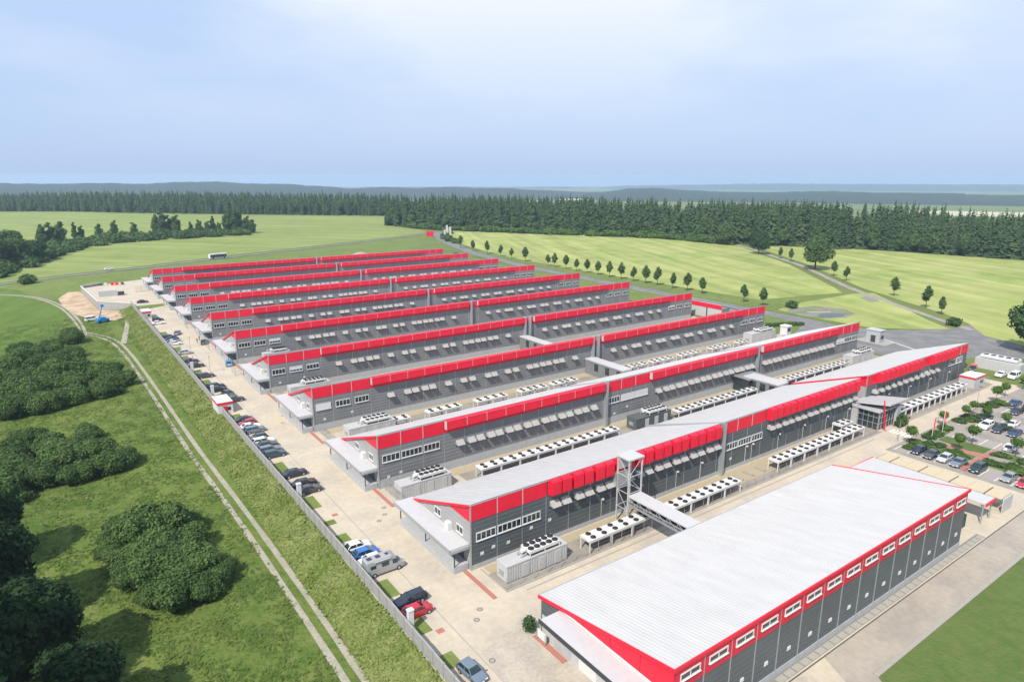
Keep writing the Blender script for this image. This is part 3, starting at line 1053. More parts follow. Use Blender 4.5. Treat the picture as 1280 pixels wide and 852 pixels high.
BOXP = [(58.9 + i * M_BAY + o, 1.78) for i in range(9) for o in (1.2, 3.3)]
FLP2 = [60.4, 62.5] + [v for i in range(8) for v in (65.2 + 4.58 * i, 67.3 + 4.58 * i)]
hall("dark grey hall behind the bridge, white roof and separate red window boxes in pairs", 45.1, 150.6, 74.1, hp=0.75, roof=white_roof, clad=dark_clad,
     spans=[('flat', 45.1, 58.9), ('flat', 101.3, 115.0)], boxes=BOXP + [(115.2 + i * M_BAY + o, 1.78) for i in range(8) for o in (1.1, 3.25) if 115.2 + i * M_BAY + o < 150],
     flaps=FLP2 + [v for i in range(8) for v in (116.6 + 4.58 * i, 118.7 + 4.58 * i) if v < 150], flap_z=6.75,
     windows=[(46.0, 3.4, 4, 0), (49.75, 4.25, 5, 0), (54.3, 3.4, 4, 0), (102.2, 4.0, 5, 0), (106.5, 4.0, 5, 0), (110.8, 3.4, 4, 0)], wz=4.45, wh=1.35,
     pillars=[101.0], parapets=[101.0], lamps=[70.5, 79.6, 88.8, 95.5, 109, 111, 120, 129, 138, 147], vents=[(47.0, 2.2), (49.0, 2.6), (51.7, 2.4), (56.0, 3.4), (59.6, 3.6), (104.5, 2.4)])
for (dx, dy) in ((48.6, 74.0), (104.4, 74.0), (106.6, 74.0)):
    pass
hall("tall end hall beyond the entrance pavilion, white roof rising to a pointed red corner", 154.2, 208.6, 74.1, hp=0.75, roof=white_roof, clad=dark_clad,
     spans=[('flat', 154.2, 208.6)], boxes=[(159.4 + i * 2.42, 1.75) for i in range(9)] + [(186.6 + i * 2.42, 1.75) for i in range(6)],
     flaps=[157.9 + i * 2.92 for i in range(12)], flap_z=6.45, windows=[(197.5, 4.3, 5, 0), (202.2, 3.6, 4, 0)], wz=5.6, wh=1.6, canopy=False, lamps=[165, 176, 187, 198])
P3 = [62.2, 64.8, 66.9, 69.4, 71.4, 73.9, 76.0, 78.6, 80.6, 83.3, 85.3, 87.9, 90.0, 92.5, 94.6, 97.2]
F3B = [118.2] + [v for i in range(8) for v in (120.8 + 4.58 * i, 122.9 + 4.58 * i) if v < 156]
F3C = [v for i in range(9) for v in (160.8 + 4.58 * i, 162.9 + 4.58 * i) if v < 197]
hall("white-roofed hall in the second full-length row, closed shutters in the middle of its front", 45.1, 210.6, 105.9, hp=1.7, roof=white_roof,
     spans=[('flat', 45.1, 58.9), ('box', 58.9, 100.1), ('flat', 101.3, 115.0), ('box', 115.0, 156.2), ('flat', 156.9, 158.7), ('box', 158.7, 196.4), ('flat', 196.4, 210.6)],
     flaps=P3 + F3B + F3C, flap_z=5.7, windows=[(45.9, 3.5, 4, 0), (49.75, 4.3, 5, 0), (54.4, 3.4, 4, 0), (102.0, 3.4, 4, 0), (105.9, 4.4, 5, 1.0), (110.5, 4.2, 5, 1.0), (198.0, 4.2, 4, 0.8), (202.4, 4.2, 4, 0), (206.6, 3.4, 4, 0)],
     wz=5.0, pillars=[100.7, 157.0], parapets=[100.7, 157.0], lamps=[], vents=[(49.5, 2.3), (47, 2.0), (108, 3.2), (104, 2.3)], verge=None)
ROWS = [
    ("grey hall in the third full-length row, one white closed shutter at its left end", 140.3, 210.8, (1.0, 0, 0)),
    ("grey hall in the fourth full-length row, middle shutter half lowered", 173.6, 210.8, (0, 0.6, 0.1)),
    ("grey hall in the fifth full-length row, level with the stack of white roof fans", 208.4, 210.8, (0, 0, 0.5)),
    ("grey hall in the sixth full-length row, blue van parked at its canopy", 241.8, 210.8, (0, 0, 0)),
    ("grey hall in the seventh full-length row, two people standing before its canopy", 277.6, 210.8, (0, 0, 0)),
    ("grey hall in the eighth full-length row, between the far halls and the red kiosk lane", 311.4, 210.8, (0, 0, 0)),
    ("grey hall in the last row but one, opposite the walled compound", 343.9, 210.8, (0, 0, 0)),
    ("farthest grey hall, its red band topmost, bus driving behind it", 374.5, 210.8, (0, 0, 0)),
]
F4A = [63.7, 68.1, 70.2, 72.8, 74.9, 79.4, 83.9, 86.5, 91.3, 93.3, 97.6, 100.2, 104.8, 106.9, 109.3, 111.4, 114.0, 116.1, 121.0]
F4B = [136.0, 140.6, 144.6, 146.6, 150.8, 155.4, 157.6, 162.0, 164.1, 168.6, 170.7, 175.2, 180.0, 182.0, 187.0, 191.6]
for k, (lab, y, xr, sh) in enumerate(ROWS):
    far = y > 300
    hall(lab, 45.0, xr, y, roof=grey_roof, spans=[('flat', 45.0, 58.8), ('box', 58.8, 127.4), ('flat', 127.4, 131.2), ('box', 131.2, 196.4), ('flat', 196.4, xr)],
         flaps=F4A + F4B, flap_z=5.75, windows=win3(45.0, sh) + win3(196.7, (0.3 if k == 1 else 0, 0, 0)), wz=4.95,
         pillars=[127.6, 129.6] if k < 2 else [128.4], lamps=[], vents=[(47.5, 2.6), (54.0, 3.0)] if not far else [], joints=None if not far else [i * M_BAY for i in range(1, 36, 2)])

# ------------------------------------------------------------------ dry coolers (fan tables) in the yards


@me_cache
def fan_me(r):
    mb = MB()
    n = 14
    vs = []
    for rr, z in ((r, 0.0), (r, 0.13), (r * 0.88, 0.13), (r * 0.84, 0.03)):
        vs += [(rr * math.cos(2 * math.pi * i / n), rr * math.sin(2 * math.pi * i / n), z) for i in range(n)]
    fs = []
    for k in range(3):
        fs += [(k * n + i, k * n + (i + 1) % n, (k + 1) * n + (i + 1) % n, (k + 1) * n + i) for i in range(n)]
    fs.append(tuple(3 * n + i for i in range(n)))
    mb.add(vs, fs)
    for i in range(6):
        a = i * math.pi / 3
        c, s_ = math.cos(a), math.sin(a)
        mb.add([(c * 0.1 * r - s_ * 0.06, s_ * 0.1 * r + c * 0.06, 0.10), (c * 0.84 * r - s_ * 0.16, s_ * 0.84 * r + c * 0.16, 0.06),
                (c * 0.84 * r + s_ * 0.12, s_ * 0.84 * r - c * 0.12, 0.10)], [(0, 1, 2)], 1)
    mb.tube((0, 0, 0.03), (0, 0, 0.14), r * 0.25, n=8, mi=1)
    return mb.mesh("fan", [black, dark_steel])


def make_cooler(L, W, z, nx_, ny_, fr):
    t = thing("dry_cooler", "", "dry cooler")
    MB().box(0, -W / 2, z - 0.42, L, W / 2, z).box(-0.03, -W / 2 - 0.03, z - 0.1, L + 0.03, W / 2 + 0.03, z - 0.02).obj("fan_deck", white, t)
    MB().box(0.15, -W / 2 + 0.15, z - 0.62, L - 0.15, W / 2 - 0.15, z - 0.42).obj("coil", dark_steel, t)
    for ix in range(nx_):
        for iy in range(ny_):
            put("fan", fan_me(fr), t, ((ix + 0.5) * L / nx_, (iy + 0.5) * W / ny_ - W / 2, z + 0.005))
    lg = MB().box(-0.08, -0.08, 0, 0.08, 0.08, z - 0.42).mesh("leg", white)
    for lx in (0.12, L - 0.12):
        for ly in (-W / 2 + 0.12, W / 2 - 0.12):
            put("leg", lg, t, (lx, ly, 0))
    remember(t)
    return t


COOL = {}


def coolers(where, xs, xe, y, L=4.55, W=2.3, z=2.3, nx_=2, ny_=2, fr=0.44):
    key = (L, W, z, nx_, ny_)
    n = max(1, round((xe - xs) / L))
    for i in range(n):
        if key in COOL:
            o = copy_tree(COOL[key])
        else:
            o = COOL[key] = make_cooler(L, W, z, nx_, ny_, fr)
        o.location = (xs + i * (xe - xs) / n + 0.03, y, 0)
        o["label"] = ("white fan-topped cooler, %s from the left in the row %s" % (ORD[i], where)) if n > 1 else "white fan-topped cooler standing alone " + where
        o["group"] = "white dry coolers standing in the yards"


coolers("left of the truss bridge", 62, 75.8, 68.4)
coolers("between the bridge and sand patch", 80.2, 98.2, 68.0)
coolers("from sand patch to pavilion", 111, 143.2, 69.0)
coolers("against the wall beside the glazed entrance pavilion", 139.5, 144.2, 72.2, L=4.7)
coolers("of narrow units beyond the pavilion", 156.6, 196.0, 69.3, L=3.0, nx_=1, ny_=2, fr=0.46)
coolers("behind the bridge hall", 62.4, 98.2, 99.2)
coolers("right of the dark container", 117, 147, 99.0)
coolers("behind the pointed end hall", 160, 192, 99.0)
for (a, b, w) in ((59.8, 64.8, "over the white ridge, leftmost of all its groups"), (69, 78.2, "over the roof, second group"), (82.4, 91.7, "over the roof, third group"), (95.6, 104.0, "over the roof, fourth group"), (106.2, 114.4, "over the roof, before the corridor"),
                  (133.2, 141.6, "over the roof, after the corridor"), (143.8, 153.2, "over the roof, seventh group"), (156.4, 165.8, "over the roof, eighth group"), (170.8, 180.2, "over the roof, ninth group"), (184.4, 189.6, "over the white ridge beside the white plant room")):
    coolers(w, a, b, 132.2)

# ------------------------------------------------------------------ plant containers


def plant(label, x0, x1, y0, y1, zb=2.7, chill=(0.38, 0.88), body=offwhite, doors=3, fans=5, rows=2, group="plant containers at the hall ends"):
    L, W = x1 - x0, y1 - y0
    t = thing("plant_container", label, "container", (x0, y0, 0), group=group)
    mb = MB().box(0, 0, 0.12, L, W, zb)
    k = int(L / 0.42)
    for i in range(k):      # pressed ribs
        x = (i + 0.2) * L / k
        mb.box(x, -0.045, 0.3, x + 0.2, 0.0, zb - 0.2)
        mb.box(x, W, 0.3, x + 0.2, W + 0.045, zb - 0.2)
    mb.box(-0.04, -0.07, zb - 0.16, L + 0.04, W + 0.07, zb + 0.03)
    mb.obj("shell", body, t)
    MB().box(0.05, 0.05, 0, L - 0.05, W - 0.05, 0.12).obj("skid", dark_steel, t)
    for i in range(doors):
        put("door", door_me(1.15, 2.05), t, (L * (0.25 + 0.27 * i), -0.02, 0.2))
    MB().box(-0.12, W * 0.3, 0.9, -0.01, W * 0.7, 1.7).obj("louvre_grille", galv, t)
    if chill:
        a, b = L * chill[0], L * chill[1]
        c = put("chiller", MB().box(a, 0.1, zb + 0.5, b, W - 0.1, zb + 0.95).box(a + 0.1, 0.25, zb + 0.08, b - 0.1, W - 0.25, zb + 0.5, 1).mesh("chiller", [white, dark_steel]), t)
        for i in range(fans):
            for j in range(rows):
                put("fan", fan_me(0.46), c, (a + (i + 0.5) * (b - a) / fans, 0.1 + (j + 0.5) * (W - 0.2) / rows, zb + 0.955))
        for lx in (a, (a + b) / 2 - 0.05, b - 0.1):
            for ly in (0.1, W - 0.2):
                MB().box(lx, ly, zb, lx + 0.1, ly + 0.1, zb + 0.5).obj("support", white, c)
        MB().tube((a - 0.75, W * 0.5, zb + 0.75), (a - 0.1, W * 0.5, zb + 0.75), 0.35, n=10).obj("tank", white, t)
        MB().tube((a - 1.2, W * 0.3, zb + 0.1), (a - 0.1, W * 0.3, zb + 0.5), 0.09, n=6).tube((a - 1.2, W * 0.6, zb + 0.1), (a - 1.2, W * 0.6, zb + 0.6), 0.08, n=6).tube((a - 1.2, W * 0.6, zb + 0.55), (a, W * 0.6, zb + 0.6), 0.08, n=6).obj("pipework", galv, t)
    return t


plant("white ribbed plant container with rooftop fans at the corner of the bridge hall", 47.4, 58.4, 68.3, 70.8)
plant("white plant container with rooftop fans below the corner of the second white-roofed hall", 46.4, 56.6, 99.4, 102.2)
plant("long white plant container with fans behind the second white-roofed hall", 49.4, 60.4, 130.8, 134.2)
plant("white plant container with fans between the third and fourth full-length halls", 48.2, 58.8, 167.2, 170.0)
plant("white plant container with fans between the fourth and fifth full-length halls", 52.0, 60.0, 205.4, 207.8)
plant("dark grey-green plant container with fans in mid yard", 104.4, 115.8, 99.2, 102.2, body=dark_clad, group="plant containers in the yards")
plant("pale plant container with fans at the right end of the yard behind the pointed hall", 196.4, 209.0, 99.4, 102.4, body=offwhite, group="plant containers in the yards")
plant("white plant room beside a tall air shaft at the right end of the hall yard", 194.0, 207.5, 133.0, 136.5, zb=3.4, group="plant containers in the yards")
t = thing("air_shaft", "stepped white ventilation tower beside the white plant room", "ventilation tower", (206.3, 128, 0))
MB().box(0, 0, 0, 2.4, 2.6, 5.2).obj("shaft", white, t)
MB().box(-0.2, -0.2, 5.2, 2.6, 2.8, 5.6).obj("cap", white, t)
MB().box(0.3, -0.06, 3.6, 2.1, -0.005, 4.8).obj("grille", dark_steel, t)
MB().box(-2.2, 0.4, 0, -0.01, 2.2, 2.6).obj("duct", offwhite, t)

# ------------------------------------------------------------------ bridge and truss tower between the front hall and its neighbour
t = thing("truss_bridge", "grey roofed steel truss bridge crossing the lane to a tall lattice tower", "footbridge", (72.4, 57.6, 0))
MB().box(0.1, 0, 5.35, 3.0, 12.4, 5.55).obj("bridge_roof", canopy_roof, t)
MB().box(0.15, 0, 3.9, 2.95, 12.4, 4.05).obj("bridge_floor", galv, t)
for sx in (0.2, 2.84):
    for i in range(6):
        ya, yb = i * 12.4 / 6, (i + 1) * 12.4 / 6
        m = MB().tube((sx, ya, 4.05), (sx, yb, 5.35), 0.05, n=5).tube((sx, yb, 4.05), (sx, yb, 5.35), 0.05, n=5)
        m.obj("brace", galv, t)
    MB().box(sx - 0.06, 0, 4.6, sx + 0.06, 12.4, 4.72).obj("handrail", galv, t)
    for i in range(24):
        pass
MB().box(1.4, 0.2, 4.05, 1.6, 12.3, 4.5).obj("conveyor_belt", dark_steel, t)
tw = put("lift_tower", None, t, (0.15, 12.4, 0))
for (px, py) in ((0, 0), (2.9, 0), (0, 2.5), (2.9, 2.5)):
    MB().box(px - 0.1, py - 0.1, 0, px + 0.1, py + 0.1, 11.6).obj("post", offwhite, tw)
for i in range(4):
    za, zb_ = i * 2.9, (i + 1) * 2.9
    m = MB()
    for j, (p, q) in enumerate((((0, 0), (2.9, 0)), ((0, 0), (0, 2.5)), ((0, 2.5), (2.9, 2.5)), ((2.9, 0), (2.9, 2.5)))):
        m.tube((*p, zb_), (*q, zb_), 0.06, n=5)
        if j < 2:
            m.tube((*(p if i % 2 else q), za), (*(q if i % 2 else p), zb_), 0.045, n=5)
    m.obj("brace", offwhite, tw)
MB().box(-0.25, -0.25, 11.6, 3.15, 2.75, 11.85).obj("tower_roof", canopy_roof, tw)
MB().box(-0.1, 2.5, 6.0, 3.0, 4.0, 8.5).obj("landing", galv, tw)
MB().box(0.2, 2.3, 9.3, 2.7, 2.44, 11.5).obj("back_panel", plinth_m, tw)

# ------------------------------------------------------------------ link corridors


def link(label, x0, x1, y0, y1, z, wallm=grey_clad):
    t = thing("link_corridor", label, "corridor", (x0, y0, 0))
    MB().box(0.15, 0, 0, x1 - x0 - 0.15, y1 - y0, z - 0.35).obj("wall", wallm, t)
    MB().box(0, 0, z - 0.35, x1 - x0, y1 - y0, z).obj("roof", canopy_roof, t)
    for i in range(3):
        MB().box(0.10, 1.0 + i * (y1 - y0 - 2) / 3, 1.6, 0.16, 2.6 + i * (y1 - y0 - 2) / 3, z - 0.8).obj("window", glass, t)
    return t


link("grey link corridor with white roof edge joining the third row hall to the white roof", 125.0, 128.4, 124.6, 140.1, 4.5)
link("grey link corridor two rows behind the white roofs", 125.6, 128.6, 159.0, 173.4, 4.5)
k = link("flat-roofed link corridor with a glazed lobby behind the pointed end hall", 148.2, 152.6, 92.8, 103.0, 4.4)
lob = put("glass_lobby", MB().box(-0.9, 7.8, 0.0, 5.8, 12.8, 0.1).box(-0.8, 7.9, 0.1, 5.7, 12.7, 3.8, 1).box(-1.2, 7.5, 3.8, 6.1, 12.95, 4.2).mesh("glass_lobby", [galv, glass]), k)
MB().box(-0.6, 7.82, 0.1, 0.9, 7.88, 1.6).obj("red_doors", red, lob)

# ------------------------------------------------------------------ entrance pavilion
t = thing("entrance_pavilion", "glazed entrance pavilion with a tilted wedge roof and leaning red pylon", "entrance pavilion", (148.8, 67.6, 0))
MB().box(0.3, 0.3, 0.1, 8.6, 6.2, 4.2).obj("glazing", glass, t)
m = MB()
for i in range(8):
    x = 0.2 + i * 1.2
    m.box(x, 0.15, 0.1, x + 0.09, 0.29, 4.3)
for i in range(6):
    y = 0.3 + i * 1.15
    m.box(0.14, y, 0.1, 0.28, y + 0.09, 4.3)
for zz in (1.5, 2.9, 4.2):
    m.box(0.16, 0.13, zz, 8.7, 0.28, zz + 0.1).box(0.12, 0.3, zz, 0.27, 6.2, zz + 0.1)
m.obj("glazing_bars", galv, t)
MB().prism_z([(-0.2, 5.0), (1.2, 5.0), (1.2, 6.4), (-0.2, 6.4)], 0, 5.0).obj("side_pier", plinth_m, t)
MB().box(7.2, -0.3, 0, 8.9, 0.25, 4.6).obj("stone_pier", plinth_m, t)
rf = MB().add([(-0.2, 7.0, 5.0), (1.6, -1.2, 5.9), (12.6, -0.4, 5.2), (9.5, 6.6, 4.6), (-0.2, 7.0, 5.35), (1.6, -1.2, 6.3), (12.6, -0.4, 5.45), (9.5, 6.6, 4.95)],
              [(0, 3, 2, 1), (4, 5, 6, 7), (0, 1, 5, 4), (1, 2, 6, 5), (2, 3, 7, 6), (3, 0, 4, 7)])
rf.obj("wedge_roof", offwhite, t)
MB().box(-0.4, 0.0, 4.25, 9.2, 6.4, 4.55).obj("lintel", plinth_m, t)
t = thing("leaning_pylon", "tall thin red pylon leaning against the pavilion's glass front", "pylon", (150.2, 66.9, 0))
MB().tube((0, 0, 0), (-1.4, 0.2, 7.4), 0.2, 0.12, n=4).obj("mast", red, t)
MB().box(-0.35, -0.35, 0, 0.35, 0.35, 0.25).obj("foot", kerb_m, t)

# ------------------------------------------------------------------ sheds, kiosks, annexes


def shed(name, label, cat, x0, y0, w, d, h, wallm, roofm, fascia=0.5, door=None):
    t = thing(name, label, cat, (x0, y0, 0))
    MB().box(0, 0, 0, w, d, h - fascia).obj("wall", wallm, t)
    MB().box(-0.15, -0.15, h - fascia, w + 0.15, d + 0.15, h - 0.04).obj("fascia", red, t)
    MB().box(-0.08, -0.08, h - 0.04, w + 0.08, d + 0.08, h + 0.03).obj("roof", roofm, t)
    if door == 'x':
        MB().box(w, d * 0.25, 0.05, w + 0.06, d * 0.25 + 1.2, 2.0).obj("door", red, t)
    if door == 'y':
        MB().box(w * 0.3, -0.06, 0.05, w * 0.3 + 1.1, 0.0, 2.0).obj("door", red, t)
    MB().box(w * 0.55, -0.05, 0.9, w * 0.85, -0.002, 1.7).obj("window", glass, t)
    return t


shed("kiosk", "small white kiosk with red fascia and red door, let into the boundary wall", "kiosk", 29.9, 164.2, 3.4, 6.2, 3.0, white, white, 0.55, 'y')
shed("kiosk", "small grey kiosk with red fascia at the far end of the parking lane", "kiosk", 30.4, 298.5, 3.2, 6.5, 3.0, offwhite, white, 0.55, None)
shed("service_shed", "pale flat shed with red roof edge at the end of the long cooler row", "shed", 201.0, 68.4, 6.6, 3.8, 3.0, offwhite, white, 0.45, None)
f = thing("fence", "thin wire mesh fence wrapping the red-edged shed", "fence", (209.0, 67.6, 0))
for i in range(6):
    MB().box(0, i * 0.9, 0, 0.06, i * 0.9 + 0.06, 2.0).obj("post", galv, f)
MB().box(0.0, 0, 1.95, 0.06, 4.6, 2.02).box(0, 0, 1.0, 0.05, 4.6, 1.04).obj("rail", galv, f)
t = thing("annex", "low white wedge-roofed annex with a red front band behind the fourth row's right end", "annex", (217.8, 164.0, 0))
MB().add([(0, 0, 0), (12, 0, 0), (12, 15, 0), (0, 15, 0), (0, 0, 5.7), (12, 0, 2.7), (12, 15, 2.7), (0, 15, 5.7)], [(0, 3, 2, 1), (0, 1, 5, 4), (1, 2, 6, 5), (2, 3, 7, 6), (3, 0, 4, 7)]).obj("wall", offwhite, t)
MB().add([(-0.2, -0.2, 5.77), (12.2, -0.2, 2.67), (12.2, 15.2, 2.67), (-0.2, 15.2, 5.77), (-0.2, -0.2, 5.97), (12.2, -0.2, 2.87), (12.2, 15.2, 2.87), (-0.2, 15.2, 5.97)],
         [(0, 3, 2, 1), (4, 5, 6, 7), (0, 1, 5, 4), (1, 2, 6, 5), (2, 3, 7, 6), (3, 0, 4, 7)]).obj("roof", grey_roof, t)
MB().box(-0.16, 0, 4.1, -0.01, 15, 5.75).obj("fascia", red, t)
MB().box(-0.2, 7, 0.1, -0.02, 7.4, 4.08).obj("downpipe", dark_steel, t)
MB().box(-0.1, -0.16, 0, 4.5, -0.01, 4.4).obj("end_wall", grey_clad, t)
t = thing("gatehouse", "small pale gatehouse block on a traffic island by the asphalt apron", "gatehouse", (230.2, 108.3, 0))
MB().box(0, 0, 0, 3.2, 4.6, 4.2).obj("wall", plinth_m, t)
MB().box(-0.2, -0.2, 4.2, 3.4, 4.8, 4.45).obj("roof", grey_roof, t)
MB().box(-0.06, 1.4, 0.2, 0, 3.0, 2.6).obj("door", dark_steel, t)
MB().box(0.8, -0.06, 1.4, 2.6, 0, 2.6).obj("window", glass, t)
struct(MB().prism_z([(228.6, 105.4), (235.5, 105.4), (236.5, 115.5), (229, 116.5)], 0, 0.14).obj("traffic_island", kerb_m))

# right annex of the front hall and the beige carports
t = thing("annex", "low grey lean-to annex with red end trim beside the white front hall", "annex", (111.2, 36.6, 0))
MB().add([(0, 4.2, 3.7), (13.4, 4.2, 3.5), (13.4, 20.2, 3.5), (0, 20.2, 3.7), (0, 4.2, 3.95), (13.4, 4.2, 3.75), (13.4, 20.2, 3.75), (0, 20.2, 3.95)],
         [(0, 3, 2, 1), (4, 5, 6, 7), (0, 1, 5, 4), (1, 2, 6, 5), (2, 3, 7, 6), (3, 0, 4, 7)]).obj("roof", canopy_roof, t)
MB().box(9.6, 0, 3.48, 13.4, 4.19, 3.74).obj("roof", canopy_roof, t)
MB().box(0.0, 4.6, 0, 12.9, 19.9, 3.5).obj("wall", offwhite, t)
MB().box(9.6, -0.18, 3.25, 13.5, -0.01, 3.8).obj("fascia", red, t)
MB().box(0.1, 20.21, 3.25, 13.5, 20.4, 3.8).obj("fascia", red, t)
MB().box(2.0, 3.9, 0, 12.4, 4.5, 3.2).obj("loading_bay", dark_clad, t)
MB().box(3.2, 1.4, 0, 6.8, 3.7, 2.2).obj("skip", leaf_green_paint, t)
for px in (9.7, 13.0):
    MB().box(px, 0.2, 0, px + 0.2, 0.4, 3.48).obj("post", galv, t)
CY = [57.6, 55.1, 49.9, 44.7, 39.2, 36.4]
t = thing("carport", "long beige flat-roofed carport in five bays beside the front hall", "carport", (127.6, 36.4, 0))
for i in range(5):
    ya, yb = CY[i + 1] - 36.4, CY[i] - 36.4
    ym = (ya + yb) / 2
    if yb - ya > 3.5:
        MB().box(0, ya + 0.14, 2.5, 4.2, ym - 0.02, 2.68).obj("roof_panel", beige_roof, t)
        MB().box(0, ym + 0.02, 2.5, 4.2, yb - 0.14, 2.68).obj("roof_panel", beige_roof, t)
    else:
        MB().box(0, ya + 0.14, 2.5, 4.2, yb - 0.14, 2.68).obj("roof_panel", beige_roof, t)
    MB().box(0.0, yb - 0.13, 2.35, 4.3, yb + 0.13, 2.5).obj("divider", dark_steel, t)
    for px in (0.1, 3.95):
        MB().box(px, yb - 0.1, 0, px + 0.14, yb + 0.04, 2.35).obj("post", galv, t)
MB().box(0.1, -0.2, 0, 4.2, -0.05, 2.6).obj("end_wall", offwhite, t)

# ------------------------------------------------------------------ boundary wall along the parking lane
t = thing("boundary_wall", "long grey panel wall between the weedy bank and the parking lane", "wall", (30.7, 0, 0))
pa = MB().box(0, 0.06, -0.5, 0.16, 2.44, 2.0).box(-0.03, 0.06, 1.92, 0.19, 2.44, 2.04).mesh("wall_panel", wall_conc)
po = MB().box(-0.05, -0.07, -0.6, 0.21, 0.06, 2.12).mesh("wall_post", galv)
for i in range(122):
    y = 30 + i * 2.5
    if 163.5 < y < 170 :
        continue
    dx = 0.4 if y < 80 else 0.4 * max(0, 1 - (y - 80) / 60) + (0 if y < 200 else -(y - 200) * 0.004)
    put("wall_panel", pa, t, (dx, y, 0.03 * math.sin(i * 1.7)))
    put("wall_post", po, t, (dx, y, 0))
for y, lab in ((67.3, "white camera pillar rising behind the wall beside the red car"), (110.6, "white camera pillar behind the wall next to a trio of dark cars"), (206.8, "white camera pillar behind the wall next to the dark green car"), (240.5, "white camera pillar behind the wall near the four-car cluster"), (179.8, "white camera pillar just beyond the kiosk")):
    t = thing("camera_pillar", lab, "pillar", (31.9, y, 0))
    MB().box(-0.35, -0.3, 0, 0.35, 0.3, 2.9).obj("shaft", white, t)
    MB().box(-0.42, -0.36, 2.9, 0.42, 0.36, 3.05).obj("cap", white, t)
    MB().box(0.35, -0.12, 2.1, 0.55, 0.12, 2.35).obj("camera", dark_steel, t)
for i, y in enumerate((66.5, 62.5, 73.8, 96.5)):
    t = thing("barrier_rail", "low steel barrier rail inside the wall, %s from the bottom edge" % ORD[(1, 0, 2, 3)[i]], "barrier", (31.75, y, 0), group="low barrier rails by the wall")
    for k in range(3):
        MB().box(0, k * 1.2, 0, 0.08, k * 1.2 + 0.08, 0.9).obj("post", galv, t)
    MB().box(0, 0, 0.82, 0.07, 2.5, 0.9).box(0, 0, 0.4, 0.05, 2.5, 0.45).obj("rail", galv, t)

# manholes
for mi_, (x, y) in enumerate(((41.3, 65.8), (39.8, 64.2), (41.9, 96.7), (40.2, 95.2), (37.3, 56.8), (42.8, 99), (42.4, 155.0), (40.9, 150.3))):
    t = thing("manhole_cover", "round pale-centred manhole cover in the yard, " + ("farther of two near the front corner", "nearer of two near the front corner", "right one of three by the second canopy", "left one of three by the second canopy", "alone toward the bottom edge", "farthest of three by the second canopy", "right of a far pair in mid lane", "left of a far pair in mid lane")[mi_], "manhole cover", (x, y, 0.014), group="manhole covers in the yard")
    n = 20
    for r0, r1, m_, z in ((0.0, 0.30, kerb_m, 0.008), (0.30, 0.40, iron, 0.010)):
        if r0 == 0:
            MB().add([(r1 * math.cos(2 * math.pi * i / n), r1 * math.sin(2 * math.pi * i / n), z) for i in range(n)], [tuple(range(n))]).obj("cover", m_, t)
        else:
            MB().add([(r * math.cos(2 * math.pi * i / n), r * math.sin(2 * math.pi * i / n), z) for r in (r0, r1) for i in range(n)],
                     [(i, n + i, n + (i + 1) % n, (i + 1) % n) for i in range(n)]).obj("frame", m_, t)

# steel fences and gates across the yard mouths
for gi_, y in enumerate(HALL_Y[1:9]):
    t = thing("yard_gate", "thin steel mesh gate between two halls, %s yard mouth counted from the camera" % ORD[gi_], "gate", (45.8, y - 7.5, 0), group="mesh gates at the yard mouths")
    for k in range(4):
        MB().box(0, k * 2.2, 0, 0.09, k * 2.2 + 0.09, 2.3).obj("post", galv, t)
    m = MB().box(0, 0, 2.2, 0.05, 6.7, 2.26).box(0, 0, 0.15, 0.05, 6.7, 0.2)
    for k in range(30):
        m.box(0.01, k * 0.22 + 0.1, 0.2, 0.03, k * 0.22 + 0.125, 2.2)
    m.obj("mesh_infill", galv, t)
for i, y in enumerate((196, 231, 268)):
    t = thing("cage_fence", "square wire cage on the red kerb by a canopy, %s from the camera" % ORD[i], "cage", (41.4, y, 0), group="wire cages by the canopies")
    for a, b in ((0, 0), (2.6, 0), (0, 4.5), (2.6, 4.5)):
        MB().box(a, b, 0, a + 0.08, b + 0.08, 2.4).obj("post", galv, t)
    m = MB().box(0, 0, 2.34, 2.66, 0.06, 2.4).box(0, 4.5, 2.34, 2.66, 4.56, 2.4).box(0, 0, 2.34, 0.06, 4.5, 2.4)
    for k in range(9):
        m.box(k * 0.3, 0.02, 0, k * 0.3 + 0.02, 0.04, 2.4).box(0.02, k * 0.5, 0, 0.04, k * 0.5 + 0.02, 2.4)
    m.obj("mesh_infill", galv, t)
t = thing("perimeter_fence", "thin steel post-and-wire fence along the kerb before the bridge hall", "fence", (46.5, 67.1, 0))
pm = MB().box(0, 0, 0, 0.06, 0.06, 1.9).mesh("post", galv)
for k in range(42):
    put("post", pm, t, (k * 2.45, 0, 0))
m = MB()
for zz in (0.3, 0.8, 1.3, 1.85):
    m.box(0, 0.02, zz, 101, 0.04, zz + 0.02)
m.obj("wire", galv, t)
for i, (x, y) in enumerate(((102.5, 70.6), (105.8, 70.7), (109.4, 70.6))):
    t = thing("concrete_plinth", "low bare concrete footing on the sand patch, " + ("leftmost", "middle", "rightmost")[i] + " of three", "footing", (x, y, 0), group="bare footings on the sand patch")
    MB().box(-0.3, -1.1, 0, 0.3, 1.1, 0.35).box(-0.4, -1.2, 0, 0.4, 1.2, 0.1).obj("block", kerb_m, t)

